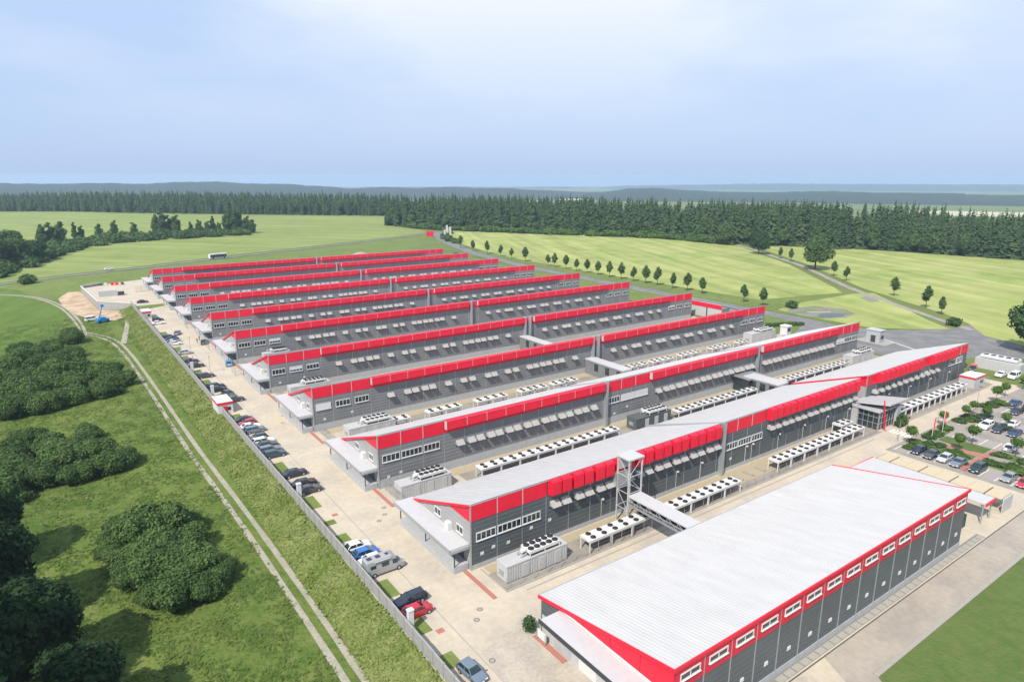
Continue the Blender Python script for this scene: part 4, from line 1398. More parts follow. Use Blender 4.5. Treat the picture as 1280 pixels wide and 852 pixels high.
# walled compound at the far left of the lane
t = thing("compound_wall", "low grey retaining wall round the raised compound at the lane's far end", "wall", (0, 0, 0))
cp = [(30.2, 332), (18.6, 346), (15.2, 400), (24, 406)]
for a, b in zip(cp[:-1], cp[1:]):
    L = math.dist(a, b)
    n = max(1, round(L / 4))
    for i in range(n):
        p = Vector(a).lerp(Vector(b), i / n)
        q = Vector(a).lerp(Vector(b), (i + 1) / n)
        d = (q - p).normalized()
        nn = Vector((-d.y, d.x)) * 0.15
        mb = MB().prism_z([(p.x - nn.x, p.y - nn.y), (q.x - nn.x - d.x * .06, q.y - nn.y - d.y * .06), (q.x + nn.x - d.x * .06, q.y + nn.y - d.y * .06), (p.x + nn.x, p.y + nn.y)], -3.0, 1.25)
        n2 = nn * 1.9
        mb.add([(p.x - n2.x, p.y - n2.y, 1.25), (q.x - n2.x, q.y - n2.y, 1.25), (q.x + n2.x, q.y + n2.y, 1.25), (p.x + n2.x, p.y + n2.y, 1.25),
                (p.x - n2.x, p.y - n2.y, 1.4), (q.x - n2.x, q.y - n2.y, 1.4), (q.x + n2.x, q.y + n2.y, 1.4), (p.x + n2.x, p.y + n2.y, 1.4)],
               [(0, 3, 2, 1), (4, 5, 6, 7), (0, 1, 5, 4), (1, 2, 6, 5), (2, 3, 7, 6), (3, 0, 4, 7)], 1)
        mb.obj("wall_panel", [wall_conc, white], t)
struct(MB().prism_z([(28.6, 334.3), (18.8, 346.3), (15.5, 399.6), (32.5, 411.5), (46.0, 417), (45.5, 349), (45.5, 331), (31.2, 331)], -2.5, 0.034).obj("compound_paving", concrete))
t = thing("container", "pale grey storage container inside the walled compound", "container", (20.5, 366, 0))
MB().box(0, 0, 0.01, 7.5, 2.6, 2.7).obj("shell", offwhite, t)
MB().box(7.5, 0.2, 0.2, 7.56, 2.4, 2.5).obj("door", dark_steel, t)
MB().box(7.9, 0.1, 0.01, 10.5, 2.2, 1.7).obj("generator", dark_steel, t)
for i, (x, m_) in enumerate(((23.5, dark_clad), (25.5, white), (28.5, red), (30.5, red), (33.0, dark_clad))):
    t = thing("stacked_crate", ("dark", "white", "red", "bright red", "black")[i] + " stack of goods at the compound's back edge", "crate stack", (x, 404 - i * 0.6, 0.01), group="goods along the compound's back edge")
    MB().box(0, 0, 0, 1.5, 1.2, 0.9).box(0.1, 0.1, 0.9, 1.3, 1.0, 1.4).obj("crate", m_, t)
    MB().box(-0.1, -0.1, -0.0, 1.6, 1.3, 0.12).obj("pallet", soil, t)
t = thing("gate", "tall steel sliding gate frame at the far end of the yard", "gate", (36.5, 372, 0.01))
for k in range(5):
    MB().box(k * 2.4, 0, 0, k * 2.4 + 0.14, 0.14, 2.6).obj("post", galv, t)
m = MB().box(0, 0.03, 2.4, 9.7, 0.1, 2.5).box(0, 0.03, 0.3, 9.7, 0.1, 0.4)
for k in range(40):
    m.box(0.1 + k * 0.24, 0.04, 0.4, 0.13 + k * 0.24, 0.07, 2.4)
m.obj("bars", galv, t)
# blue lifting platform with a white van below the compound
t = thing("boom_lift", "blue boom lift with a raised arm on the soil below the compound", "boom lift", (17.5, 314, -2.45), R(20))
MB().box(-2.2, -1.1, 0.5, 2.2, 1.1, 1.5).box(-1.2, -0.9, 1.5, 1.0, 0.9, 2.2).obj("chassis", blue_m, t)
for (a, b) in ((-1.5, -1.15), (1.5, -1.15), (-1.5, 1.15), (1.5, 1.15)):
    MB().tube((a, b - 0.15, 0.5), (a, b + 0.15, 0.5), 0.5, n=12).obj("wheel", rubber, t)
MB().tube((-1.0, 0, 2.2), (0.4, 0, 6.4), 0.24, 0.16, n=6).obj("boom", blue_m, t)
MB().box(0.1, -0.5, 6.4, 1.0, 0.5, 7.3).obj("basket", blue_m, t)
t = thing("gravel_heap", "pale heap of gravel behind the farthest halls", "gravel heap", (176, 425, 0))
vs, fs = [], []
for j in range(7):
    for i in range(20):
        a = 2 * math.pi * i / 20
        r = (1 - j / 6.0)
        vs.append((15 * r * math.cos(a) * (1 + 0.12 * math.sin(3 * a + j)), 7 * r * math.sin(a), 5.8 * (1 - r ** 1.5) + 0.25 * math.sin(i * 2.1 + j)))
for j in range(6):
    for i in range(20):
        fs.append((j * 20 + i, j * 20 + (i + 1) % 20, (j + 1) * 20 + (i + 1) % 20, (j + 1) * 20 + i))
MB().add(vs, fs).obj("heap", gravel_g if False else kerb_m, t, smooth=True)
# red billboard and white masts by the road junction
t = thing("billboard", "red billboard on posts beside the road junction", "billboard", (296, 549, 0), R(-30))
MB().box(-3.4, -0.2, 1.2, 3.4, 0.2, 5.6).obj("panel", red_deep, t)
for px in (-2.8, 2.8):
    MB().box(px - 0.2, 0.2, 0, px + 0.2, 0.5, 5.4).obj("post", dark_steel, t)
for i, (x, y) in enumerate(((302, 532), (310, 536), (314, 548), (318, 556))):
    t = thing("sign_pylon", "slim white sign pylon at the road junction, %s of four from the left" % ORD[i], "sign", (x, y, 0), group="white pylons at the junction")
    MB().box(-0.9, -0.25, 0.3, 0.9, 0.25, 8 + 2 * (i % 2)).obj("panel", white, t)
    MB().box(-1.1, -0.5, 0, 1.1, 0.5, 0.3).obj("foot", kerb_m, t)
# flags
FM = mat("red_flag_cloth", (0.70, 0.03, 0.03), 0.8)
for (x, y, h_, lab) in ((153.3, 58.4, 5.2, "red banner flag on a pole, left of the pair in the planting bed"), (158.0, 58.3, 5.8, "larger red banner flag in front of a round-headed tree"), (143.6, 37.0, 6.0, "red flag pole beside the red car at the right edge")):
    t = thing("flag", lab, "flag", (x, y, 0))
    MB().tube((0, 0, 0), (0, 0, h_), 0.06, n=6).obj("pole", white, t)
    v = [(0.05 + (0.7 * i / 5), 0.12 * math.sin(i * 1.4), h_ - 0.1 - j * 0.7 - 0.1 * i) for j in range(5) for i in range(6)]
    MB().add(v, [(j * 6 + i, j * 6 + i + 1, (j + 1) * 6 + i + 1, (j + 1) * 6 + i) for j in range(4) for i in range(5)]).obj("cloth", FM, t)
# slim lamp posts
for li_, (x, y) in enumerate(((32.2, 205.5), (32.2, 214), (36.0, 232), (36.0, 203), (146, 62), (165, 62), (186, 62), (236, 130), (236, 180), (236, 240))):
    t = thing("lamp_post", "slim grey lamp post " + ("by the wall beside the solitary grey estate", "by the wall beside the dark green car", "at the lane edge near the silver hatchback", "at the lane edge near the solitary grey estate", "by the kerb at the zebra end of the car park", "by the kerb in the middle of the car park", "by the kerb at the far planted bed", "by the access road near the gatehouse", "by the access road near the low annex", "by the access road among the far avenue trees")[li_], "lamp post", (x, y, 0), group="slim lamp posts")
    MB().tube((0, 0, 0), (0, 0, 5.0), 0.06, 0.045, n=6).obj("pole", galv, t)
    MB().box(-0.1, -0.6, 5.0, 0.1, 0.1, 5.12).obj("lamp_head", dark_steel, t)

# plant rooms by the right car park
t = thing("plant_container", "long grey plant block with red-rimmed rooftop fans at the car park's far corner", "container", (225, 66, 0))
MB().box(0, 0, 0, 4.0, 11.5, 3.0).obj("shell", offwhite, t)
c = put("chiller", MB().box(0.3, 1.0, 3.4, 3.6, 10.5, 4.1).box(0.2, 0.9, 3.02, 3.7, 10.6, 3.12).mesh("chiller", [white]), t)
for i in range(5):
    put("fan", fan_me(0.7), c, (1.9, 1.9 + i * 1.9, 4.11))

# ------------------------------------------------------------------ vehicles
CAR = {  # L, W, H, belt, hood z, (windscreen base, roof front, roof rear, rear glass base)
    "hatchback": (4.1, 1.76, 1.48, 0.95, 0.86, (0.98, 0.25, -1.30, -1.88)),
    "estate": (4.7, 1.82, 1.48, 0.95, 0.86, (1.05, 0.28, -1.85, -2.25)),
    "saloon": (4.7, 1.82, 1.45, 0.96, 0.86, (1.00, 0.22, -0.95, -1.70)),
    "suv": (4.5, 1.86, 1.68, 1.08, 1.02, (1.05, 0.40, -1.70, -2.15)),
    "minivan": (4.9, 1.92, 1.95, 1.12, 1.05, (1.50, 0.75, -2.25, -2.42)),
}
_paint_cache = {}


def paint(col, rough=0.28):
    k = tuple(col)
    if k not in _paint_cache:
        m = mat("car_paint_%d" % len(_paint_cache), col, rough, 0.0, spec=0.6)
        m.node_tree.nodes["Principled BSDF"].inputs['Coat Weight'].default_value = 0.5
        _paint_cache[k] = m
    return _paint_cache[k]


def loft(sections, caps=True):
    """list of equal-length rings -> verts, faces"""
    n = len(sections[0])
    vs = [p for s in sections for p in s]
    fs = []
    for k in range(len(sections) - 1):
        for i in range(n):
            a, b = k * n + i, k * n + (i + 1) % n
            fs.append((a, b, b + n, a + n))
    if caps:
        fs.append(tuple(reversed(range(n))))
        fs.append(tuple(range((len(sections) - 1) * n, len(sections) * n)))
    return vs, fs


@me_cache
def car_meshes(kind):
    L, W, H, belt, hood, (wb, rf, rr, rb) = CAR[kind]
    h = L / 2
    w = W / 2

    def ring(x, ww, z0, zt, sh=0.10):
        return [(x, -ww * 0.93, z0), (x, -ww, z0 + 0.12), (x, -ww, zt - sh * 1.6), (x, -ww * 0.95, zt - sh * 0.4), (x, -ww * 0.84, zt),
                (x, ww * 0.84, zt), (x, ww * 0.95, zt - sh * 0.4), (x, ww, zt - sh * 1.6), (x, ww, z0 + 0.12), (x, ww * 0.93, z0)]
    trunk = belt if kind != "saloon" else belt + 0.02
    S = [ring(-h, w * 0.86, 0.34, trunk - 0.22), ring(-h + 0.10, w * 0.95, 0.24, trunk - 0.04), ring(-h + 0.5, w, 0.2, trunk), ring(rb + 0.1, w, 0.2, belt),
         ring(0, w, 0.19, belt), ring(wb, w, 0.2, belt), ring(wb + (h - wb) * 0.45, w * 0.99, 0.2, hood + 0.03), ring(h - 0.22, w * 0.93, 0.22, hood - 0.06), ring(h - 0.06, w * 0.85, 0.28, hood - 0.18), ring(h, w * 0.74, 0.36, hood - 0.32)]
    mb = MB()
    mb.add(*loft(S))
    for s in (-1, 1):
        y = s * w
        mb.box(wb - 0.35, min(y, y + s * 0.2), belt - 0.02, wb - 0.12, max(y, y + s * 0.2), belt + 0.14)
    body = mb.mesh("body", rim_m, smooth=False)
    g, t = w * 0.90, w * 0.72
    z0, z1 = belt - 0.03, H - 0.05
    G = [(rb, -g, z0), (wb, -g, z0), (wb, g, z0), (rb, g, z0), (rr, -t, z1), (rf, -t, z1), (rf, t, z1), (rr, t, z1)]
    glass_me = MB().add(G, [(0, 3, 2, 1), (4, 5, 6, 7), (0, 1, 5, 4), (1, 2, 6, 5), (2, 3, 7, 6), (3, 0, 4, 7)]).mesh("windows", glass)
    mb = MB()
    top = [(rr - 0.06, -t - 0.04, z1 - 0.02), (rf + 0.05, -t - 0.04, z1 - 0.02), (rf + 0.05, t + 0.04, z1 - 0.02), (rr - 0.06, t + 0.04, z1 - 0.02),
           (rr + 0.02, -t + 0.10, H), (rf - 0.12, -t + 0.10, H), (rf - 0.12, t - 0.10, H), (rr + 0.02, t - 0.10, H)]
    mb.add(top, [(0, 3, 2, 1), (4, 5, 6, 7), (0, 1, 5, 4), (1, 2, 6, 5), (2, 3, 7, 6), (3, 0, 4, 7)])
    for s in (-1, 1):
        mb.tube((wb, s * g, z0), (rf, s * t, z1), 0.05, n=4)
        mb.tube((rb, s * g, z0), (rr, s * t, z1), 0.08, n=4)
        mb.tube(((wb + rb) / 2 + 0.1, s * (g + 0.005), z0), ((rf + rr) / 2 + 0.05, s * (t + 0.005), z1), 0.05, n=4)
    roof = mb.mesh("roof", rim_m)
    r = 0.32 if kind not in ("suv", "minivan") else 0.36
    mb = MB().tube((0, -0.1, 0), (0, 0.1, 0), r, n=16).tube((0, -0.115, 0), (0, 0.115, 0), r * 0.62, n=12, mi=1)
    wheel = mb.mesh("wheel", [rubber, rim_m])
    head = MB().box(-0.10, -0.17, -0.07, 0.10, 0.17, 0.07).mesh("headlight", lamp_w)
    tail = MB().box(-0.06, -0.13, -0.10, 0.06, 0.13, 0.10).mesh("tail_light", lamp_r)
    plate = MB().box(-0.015, -0.26, -0.055, 0.015, 0.26, 0.055).mesh("number_plate", plate_m)
    return body, glass_me, roof, wheel, head, tail, plate, r


def car(label, kind, col, x, y, rz, z=0.03, roofcol=None, group=None):
    L, W, H, belt, hood, (wb, rf, rr, rb) = CAR[kind]
    body, glass_me, roof, wheel, head, tail, plate, r = car_meshes(kind)
    t = thing("parked_car", label, "car", (x, y, z), rz, group)
    p = paint(col)
    for nm, me, pm_ in (("body", body, p), ("windows", glass_me, None), ("roof", roof, paint(roofcol) if roofcol else p)):
        o = put(nm, me, t)
        if pm_:
            o.material_slots[0].link = 'OBJECT'
            o.material_slots[0].material = pm_
    for sx in (L * 0.31, -L * 0.29):
        for sy in (-1, 1):
            put("wheel", wheel, t, (sx, sy * (W / 2 - 0.09), r))
    for sy in (-1, 1):
        put("headlight", head, t, (L / 2 - 0.10, sy * W * 0.33, hood - 0.27))
        put("tail_light", tail, t, (-L / 2 + 0.06, sy * W * 0.38, belt - 0.22))
    put("number_plate", plate, t, (L / 2 + 0.01, 0, 0.48))
    put("number_plate", plate, t, (-L / 2 - 0.01, 0, 0.6))
    return t


NAVY, BLACK, DGREY, SILVER, WHITE_P, RED_P, BLUE_P, GREENB, BGREY, TEAL = (0.010, 0.016, 0.035), (0.008, 0.009, 0.010), (0.045, 0.05, 0.055), (0.42, 0.43, 0.45), (0.75, 0.75, 0.74), (0.42, 0.010, 0.025), (0.015, 0.13, 0.42), (0.008, 0.03, 0.024), (0.13, 0.17, 0.22), (0.018, 0.05, 0.065)
G_LANE = "cars parked along the boundary wall"
G_LOT = "cars in the right-hand car park"
e0, e1 = 0.0, math.pi      # nose into the lane / nose to the wall
LANE = [
    ("white hatchback at the far end of a tight row, beside a blue car", "hatchback", WHITE_P, 33.8, 88.9, e0),
    ("bright blue car squeezed between two white cars by the wall", "hatchback", BLUE_P, 34.1, 86.4, e0),
    ("small white car half hidden behind the silver camper van", "hatchback", WHITE_P, 33.7, 84.1, e1),
    ("black estate car parked beside the red car by the wall", "estate", NAVY, 34.4, 72.4, e1 + 0.03),
    ("bright red hatchback next to a camera pillar by the wall", "hatchback", RED_P, 34.1, 69.7, e0),
    ("grey-blue hatchback parked lengthwise at the bottom edge by the wall", "hatchback", BGREY, 34.0, 56.1, R(-84)),
    ("dark navy saloon parked alone past the first grass gap", "saloon", NAVY, 34.2, 120.5, e0),
    ("black saloon, farther one of a dark pair beside a grass gap", "saloon", BLACK, 34.3, 115.2, e0),
    ("dark blue-grey saloon, nearer one of a dark pair beside a grass gap", "saloon", DGREY, 34.2, 112.2, e0),
    ("dark green-grey estate, nearest of the five-car row past the kiosk", "estate", TEAL, 33.8, 131.9, e0),
    ("mid grey-blue car, second nearest of the five-car row past the kiosk", "estate", BGREY, 33.6, 134.9, e0),
    ("charcoal car between the white and grey-blue ones in the five-car row", "saloon", DGREY, 33.8, 137.7, e0),
    ("white car in the middle of dark ones, five-car row", "estate", WHITE_P, 33.8, 140.3, e0),
    ("dark teal car, farthest of the five-car row", "hatchback", TEAL, 33.4, 142.9, e1),
    ("pale blue-grey estate, nearest of the four cars below the kiosk", "estate", BGREY, 34.1, 148.2, e0),
    ("white car beside the red one below the kiosk", "saloon", WHITE_P, 33.7, 150.7, e0),
    ("dusky red car wedged between dark and white cars below the kiosk", "hatchback", RED_P, 33.8, 153.3, e1),
    ("dark blue car, farthest of the four below the kiosk", "saloon", NAVY, 33.4, 156.0, e1),
    ("dark car parked just beyond the kiosk", "saloon", DGREY, 35.6, 172.6, e0 + 0.05),
    ("dark grey car parked at an angle beyond the kiosk", "hatchback", DGREY, 35.4, 178.2, R(-70)),
    ("black estate, nearer of a dark pair by a camera pillar", "estate", BLACK, 34.0, 183.8, e0),
    ("navy estate, farther of a dark pair by a camera pillar", "estate", NAVY, 34.1, 187.1, e0),
    ("grey estate alone behind slim posts", "estate", DGREY, 34.0, 199.1, e0),
    ("dark green car next to a white camera pillar", "saloon", GREENB, 33.8, 211.9, e0),
    ("dark navy car one space beyond the dark green one", "saloon", NAVY, 33.4, 218.4, e0),
    ("silver hatchback alone in a grass-edged space", "hatchback", SILVER, 34.2, 230.3, e0),
    ("white car, nearest of the four-car cluster", "hatchback", WHITE_P, 33.6, 245.2, e0),
    ("blue-grey car, second of the four-car cluster", "saloon", BGREY, 33.6, 249.0, e0),
    ("navy car, third of the four-car cluster", "saloon", NAVY, 33.7, 252.6, e0),
    ("navy estate, farthest of the four-car cluster", "estate", NAVY, 33.6, 256.4, e0),
    ("steel blue car standing askew beyond the four-car cluster", "hatchback", BGREY, 37.0, 261.8, R(70)),
    ("white car beside the far grey kiosk", "saloon", WHITE_P, 34.0, 284.6, e0),
    ("black car close behind the far grey kiosk", "hatchback", BLACK, 34.8, 291.5, e0),
    ("dark navy car at the very end of the lane by the compound", "saloon", NAVY, 35.2, 338.0, e0),
    ("dark green car stopped beside two people in the lane", "saloon", GREENB, 41.9, 241.6, R(75)),
    ("light blue car halted at a canopy in mid lane", "suv", (0.10, 0.28, 0.50), 42.4, 208.6, R(80)),
]
for lab, k, c, x, y, rz in LANE:
    car(lab, k, c, x, y, rz, group=G_LANE)
LOT = [
    ("dark navy car at the carport end of the front parking row", "hatchback", NAVY, 143.5, 56.7, e1),
    ("dark green-grey car second from the carport end", "saloon", DGREY, 143.4, 54.1, e1),
    ("silver hatchback third in the front parking row", "hatchback", SILVER, 143.5, 51.7, e1),
    ("blue-grey saloon fourth in the front row, beside the red path", "saloon", BGREY, 143.5, 49.2, e1),
    ("very dark green car just right of the red brick path", "suv", GREENB, 143.5, 45.8, e1),
    ("mid grey car beyond the empty stalls in the front row", "hatchback", (0.22, 0.23, 0.25), 143.6, 40.7, e1),
    ("red car cut by the picture's right edge in the front row", "hatchback", RED_P, 143.2, 38.0, e1),
    ("white off-roader in the middle parking row", "suv", WHITE_P, 170.8, 54.4, e1),
    ("dark navy car beside the white off-roader", "saloon", NAVY, 170.8, 51.8, e1),
    ("deep blue car at the right of the middle parking row", "saloon", (0.012, 0.03, 0.10), 170.9, 48.9, e1),
    ("white car under a round-headed tree in the middle row", "saloon", WHITE_P, 177.3, 51.4, e0),
    ("dark car half hidden behind a shrub bed", "saloon", NAVY, 177.0, 56.7, e0),
    ("white and grey hatchback near the lawn at the right edge", "hatchback", WHITE_P, 160.6, 46.1, e0),
    ("navy car in the third parking row", "saloon", NAVY, 187.6, 54.1, e1),
    ("blue car in the farthest planted row", "saloon", (0.015, 0.05, 0.16), 194.6, 56.7, e0),
    ("dark blue car at the far right edge of the car park", "saloon", NAVY, 193.6, 53.6, e0),
    ("black car with bright red roof at the corner of the pointed hall", "suv", BLACK, 220.4, 76.0, e1 + 0.3),
    ("dark car behind the corner of the pointed hall", "saloon", DGREY, 220.9, 79.4, e1),
    ("white saloon parked before the grey plant block", "saloon", WHITE_P, 220.0, 68.8, e1),
    ("white people carrier before the grey plant block", "minivan", WHITE_P, 221.0, 65.9, e1),
    ("dark car at the right edge below the grey plant block", "saloon", DGREY, 219.2, 62.4, e1),
]
for lab, k, c, x, y, rz in LOT:
    car(lab, k, c, x, y, rz, group=G_LOT, roofcol=(0.6, 0.02, 0.03) if "red roof" in lab else None)
car("small white car driving along the country road behind the compound", "saloon", WHITE_P, 33.5, 471.2, R(8), z=0.25)
car("white van parked on the soil next to the blue lift", "minivan", WHITE_P, 14.2, 321, R(15), z=-2.5)
car("white car at the yard end by the hedge strip", "hatchback", WHITE_P, 216.5, 134.5, R(20))
car("dark car waiting near the road behind the far halls", "suv", BLACK, 246, 418, R(90), z=0.08)


def campervan(label, x, y, rz):
    t = thing("camper_van", label, "camper van", (x, y, 0.03), rz)
    L, w, H = 5.95, 1.02, 2.62
    p = paint((0.30, 0.31, 0.32))

    def ring(xx, ww, z0, zt, tuck):
        return [(xx, -ww * 0.95, z0), (xx, -ww, z0 + 0.2), (xx, -ww, 1.2 if zt > 1.3 else zt - 0.2), (xx, -ww * tuck, zt - 0.12), (xx, -ww * tuck * 0.9, zt), (xx, ww * tuck * 0.9, zt), (xx, ww * tuck, zt - 0.12), (xx, ww, 1.2 if zt > 1.3 else zt - 0.2), (xx, ww, z0 + 0.2), (xx, ww * 0.95, z0)]
    MB().add(*loft([ring(-2.97, w * 0.97, 0.4, H - 0.1, 0.9), ring(-2.85, w, 0.32, H, 0.9), ring(0.9, w, 0.3, H, 0.9), ring(1.55, w, 0.3, H - 0.25, 0.88), ring(2.1, w * 0.98, 0.3, 1.35, 0.9), ring(2.75, w * 0.92, 0.32, 1.12, 0.9), ring(2.95, w * 0.8, 0.42, 0.85, 0.9)])).obj("body", p, t)
    MB().add([(1.62, -0.82, H - 0.38), (2.12, -0.9, 1.42), (2.12, 0.9, 1.42), (1.62, 0.82, H - 0.38), (1.60, -0.80, H - 0.42), (2.06, -0.88, 1.38), (2.06, 0.88, 1.38), (1.60, 0.80, H - 0.42)],
             [(0, 1, 2, 3), (7, 6, 5, 4), (0, 4, 5, 1), (3, 2, 6, 7)]).obj("windscreen", glass, t)
    for s in (-1, 1):
        ya, yb = (s * w * 0.985, s * w * 1.012)
        MB().box(1.0, min(ya, yb), 1.32, 1.75, max(ya, yb), 2.0).obj("side_window", glass, t)
        MB().box(-0.7, min(ya, yb), 1.38, 0.4, max(ya, yb), 2.0).obj("side_window", glass, t)
        MB().box(-2.4, min(ya, yb), 1.45, -1.6, max(ya, yb), 1.95).obj("side_window", glass, t)
    for xx, a in ((-0.9, 0.35), (-2.2, 0.35), (0.5, 0.25)):
        MB().box(xx - a, -a, H, xx + a, a, H + 0.07).obj("roof_hatch", dark_steel, t)
    MB().tube((-1.9, -w - 0.10, H - 0.15), (0.6, -w - 0.10, H - 0.15), 0.09, n=8).obj("awning", offwhite, t)
    whl = MB().tube((0, -0.12, 0), (0, 0.12, 0), 0.36, n=16).tube((0, -0.135, 0), (0, 0.135, 0), 0.2, n=12, mi=1).mesh("wheel", [rubber, rim_m])
    for sx in (1.95, -1.85):
        for sy in (-1, 1):
            put("wheel", whl, t, (sx, sy * (w - 0.1), 0.36))
    for sy in (-1, 1):
        MB().box(2.8, sy * 0.62 - 0.14, 0.8, 2.93, sy * 0.62 + 0.14, 1.0).obj("headlight", lamp_w, t)
        MB().box(-2.99, sy * 0.85 - 0.08, 0.8, -2.93, sy * 0.85 + 0.08, 1.3).obj("tail_light", lamp_r, t)
    return t


campervan("silver high-roof camper van at the near end of the tight row by the wall", 34.7, 81.4, 0.0)

t = thing("bus", "long white coach with a dark window band driving behind the farthest hall", "bus", (100.5, 493, 0.2), R(14))
MB().add(*loft([[(x, -1.25, 0.4), (x, -1.27, 1.3), (x, -1.2, 3.1), (x, -1.05, 3.3), (x, 1.05, 3.3), (x, 1.2, 3.1), (x, 1.27, 1.3), (x, 1.25, 0.4)] for x in (-6, 5.6, 6)])).obj("body", white, t)
for s in (-1, 1):
    for k in range(7):
        ya, yb = s * 1.235, s * 1.285
        MB().box(-5.6 + k * 1.62, min(ya, yb), 0.85, -4.08 + k * 1.62, max(ya, yb), 2.75).obj("window", glass, t)
MB().box(5.98, -1.1, 1.2, 6.04, 1.1, 2.9).obj("windscreen", glass, t)
MB().box(-2.5, -0.8, 3.3, 1.0, 0.8, 3.55).obj("roof_unit", offwhite, t)
for sx in (-3.8, 3.9):
    for sy in (-1, 1):
        MB().tube((sx, sy * 1.2 - 0.12, 0.5), (sx, sy * 1.2 + 0.12, 0.5), 0.5, n=14).obj("wheel", rubber, t)


# ------------------------------------------------------------------ people in the lane
def person(label, x, y, rz, shirt):
    bm = bmesh.new()
    J = {"pelvis": (0, 0, 0.95), "chest": (0, 0, 1.30), "neck": (0, 0, 1.48), "head": (0, 0.01, 1.62), "crown": (0, 0.01, 1.74),
         "hipL": (-0.1, 0, 0.9), "kneeL": (-0.11, 0.08, 0.5), "ankL": (-0.11, -0.02, 0.09), "toeL": (-0.12, 0.14, 0.04),
         "hipR": (0.1, 0, 0.9), "kneeR": (0.11, -0.02, 0.5), "ankR": (0.12, -0.16, 0.1), "toeR": (0.13, 0.0, 0.04),
         "shL": (-0.19, 0, 1.42), "elL": (-0.25, -0.04, 1.14), "wrL": (-0.24, 0.06, 0.9), "hdL": (-0.23, 0.09, 0.80),
         "shR": (0.19, 0, 1.42), "elR": (0.25, -0.02, 1.14), "wrR": (0.24, 0.1, 0.92), "hdR": (0.23, 0.13, 0.83)}
    RAD = {"pelvis": .15, "chest": .16, "neck": .06, "head": .10, "crown": .08, "hip": .09, "knee": .065, "ank": .045, "toe": .04, "sh": .07, "el": .045, "wr": .033, "hd": .04}
    E_ = [("pelvis", "chest"), ("chest", "neck"), ("neck", "head"), ("head", "crown")]
    for s in "LR":
        E_ += [("pelvis", "hip" + s), ("hip" + s, "knee" + s), ("knee" + s, "ank" + s), ("ank" + s, "toe" + s), ("chest", "sh" + s), ("sh" + s, "el" + s), ("el" + s, "wr" + s), ("wr" + s, "hd" + s)]
    V = {k: bm.verts.new(v) for k, v in J.items()}
    for a, b in E_:
        bm.edges.new((V[a], V[b]))
    names = list(J)
    me = bpy.data.meshes.new("body")
    bm.to_mesh(me)
    bm.free()
    t = thing("person", label, "person", (x, y, 0.02), rz)
    o = put("body", me, t)
    md = o.modifiers.new("skin", 'SKIN')
    for i, k in enumerate(names):
        r = RAD[k.rstrip("LR")]
        me.skin_vertices[0].data[i].radius = (r, r * 0.8 if k in ("chest", "pelvis") else r)
    me.skin_vertices[0].data[0].use_root = True
    o.modifiers.new("sub", 'SUBSURF').levels = 1
    dg = bpy.context.evaluated_depsgraph_get()
    m2 = bpy.data.meshes.new_from_object(o.evaluated_get(dg))
    o.modifiers.clear()
    o.data = m2
    m2.materials.clear()
    for m in (shirt, cloth_d, skin_m):
        m2.materials.append(m)
    for p in m2.polygons:
        z = p.center.z
        p.material_index = 2 if z > 1.5 or (z < 0.93 and abs(p.center.x) > 0.19) else (1 if z < 0.98 else 0)
    MB().add([(0.105 * math.cos(a) * s, 0.0 + 0.115 * math.sin(a) * s, z) for z, s in ((1.64, 1.0), (1.72, 0.95), (1.78, 0.4)) for a in [2 * math.pi * i / 8 for i in range(8)]],
             [(k * 8 + i, k * 8 + (i + 1) % 8, (k + 1) * 8 + (i + 1) % 8, (k + 1) * 8 + i) for k in range(2) for i in range(8)] + [tuple(range(16, 24))]).obj("hair", bark, t)
    return t


person("person in a dark top walking in the lane, left of the other one", 40.2, 243.8, R(-60), cloth_d)
person("person in a dull red top standing nearer the hall than the other one", 41.6, 247.6, R(140), cloth_r)

# ------------------------------------------------------------------ vegetation


def np_mesh(name, V, F, mats, mi=None):
    me = bpy.data.meshes.new(name)
    V = np.asarray(V, np.float32)
    F = np.asarray(F, np.int32)
    k = F.shape[1]
    me.vertices.add(len(V))
    me.vertices.foreach_set("co", V.ravel())
    me.loops.add(F.size)
    me.loops.foreach_set("vertex_index", F.ravel())
    me.polygons.add(len(F))
    me.polygons.foreach_set("loop_start", np.arange(0, F.size, k, dtype=np.int32))
    me.polygons.foreach_set("loop_total", np.full(len(F), k, np.int32))
    for m in (mats if isinstance(mats, (list, tuple)) else [mats]):
        me.materials.append(m)
    if mi is not None:
        me.polygons.foreach_set("material_index", np.asarray(mi, np.int32))
    me.update(calc_edges=True)
    return me


def leaf_quads(C, N, size, rng, jit=0.55):
    """leaf-clump quads at points C, facing roughly N"""
    n = len(C)
    N = N + rng.normal(0, jit, (n, 3))
    N /= np.linalg.norm(N, axis=1)[:, None] + 1e-9
    A = np.cross(N, rng.normal(0, 1, (n, 3)))
    A /= np.linalg.norm(A, axis=1)[:, None] + 1e-9
    B = np.cross(N, A)
    s = (size * rng.uniform(0.6, 1.35, n))[:, None]
    w = rng.uniform(0.45, 0.8, n)[:, None]
    V = np.stack([C - A * s, C - B * s * w * 0.9 + N * s * 0.12, C + A * s, C + B * s * w - N * s * 0.05], 1).reshape(-1, 3)
    return V, np.arange(4 * n).reshape(n, 4)


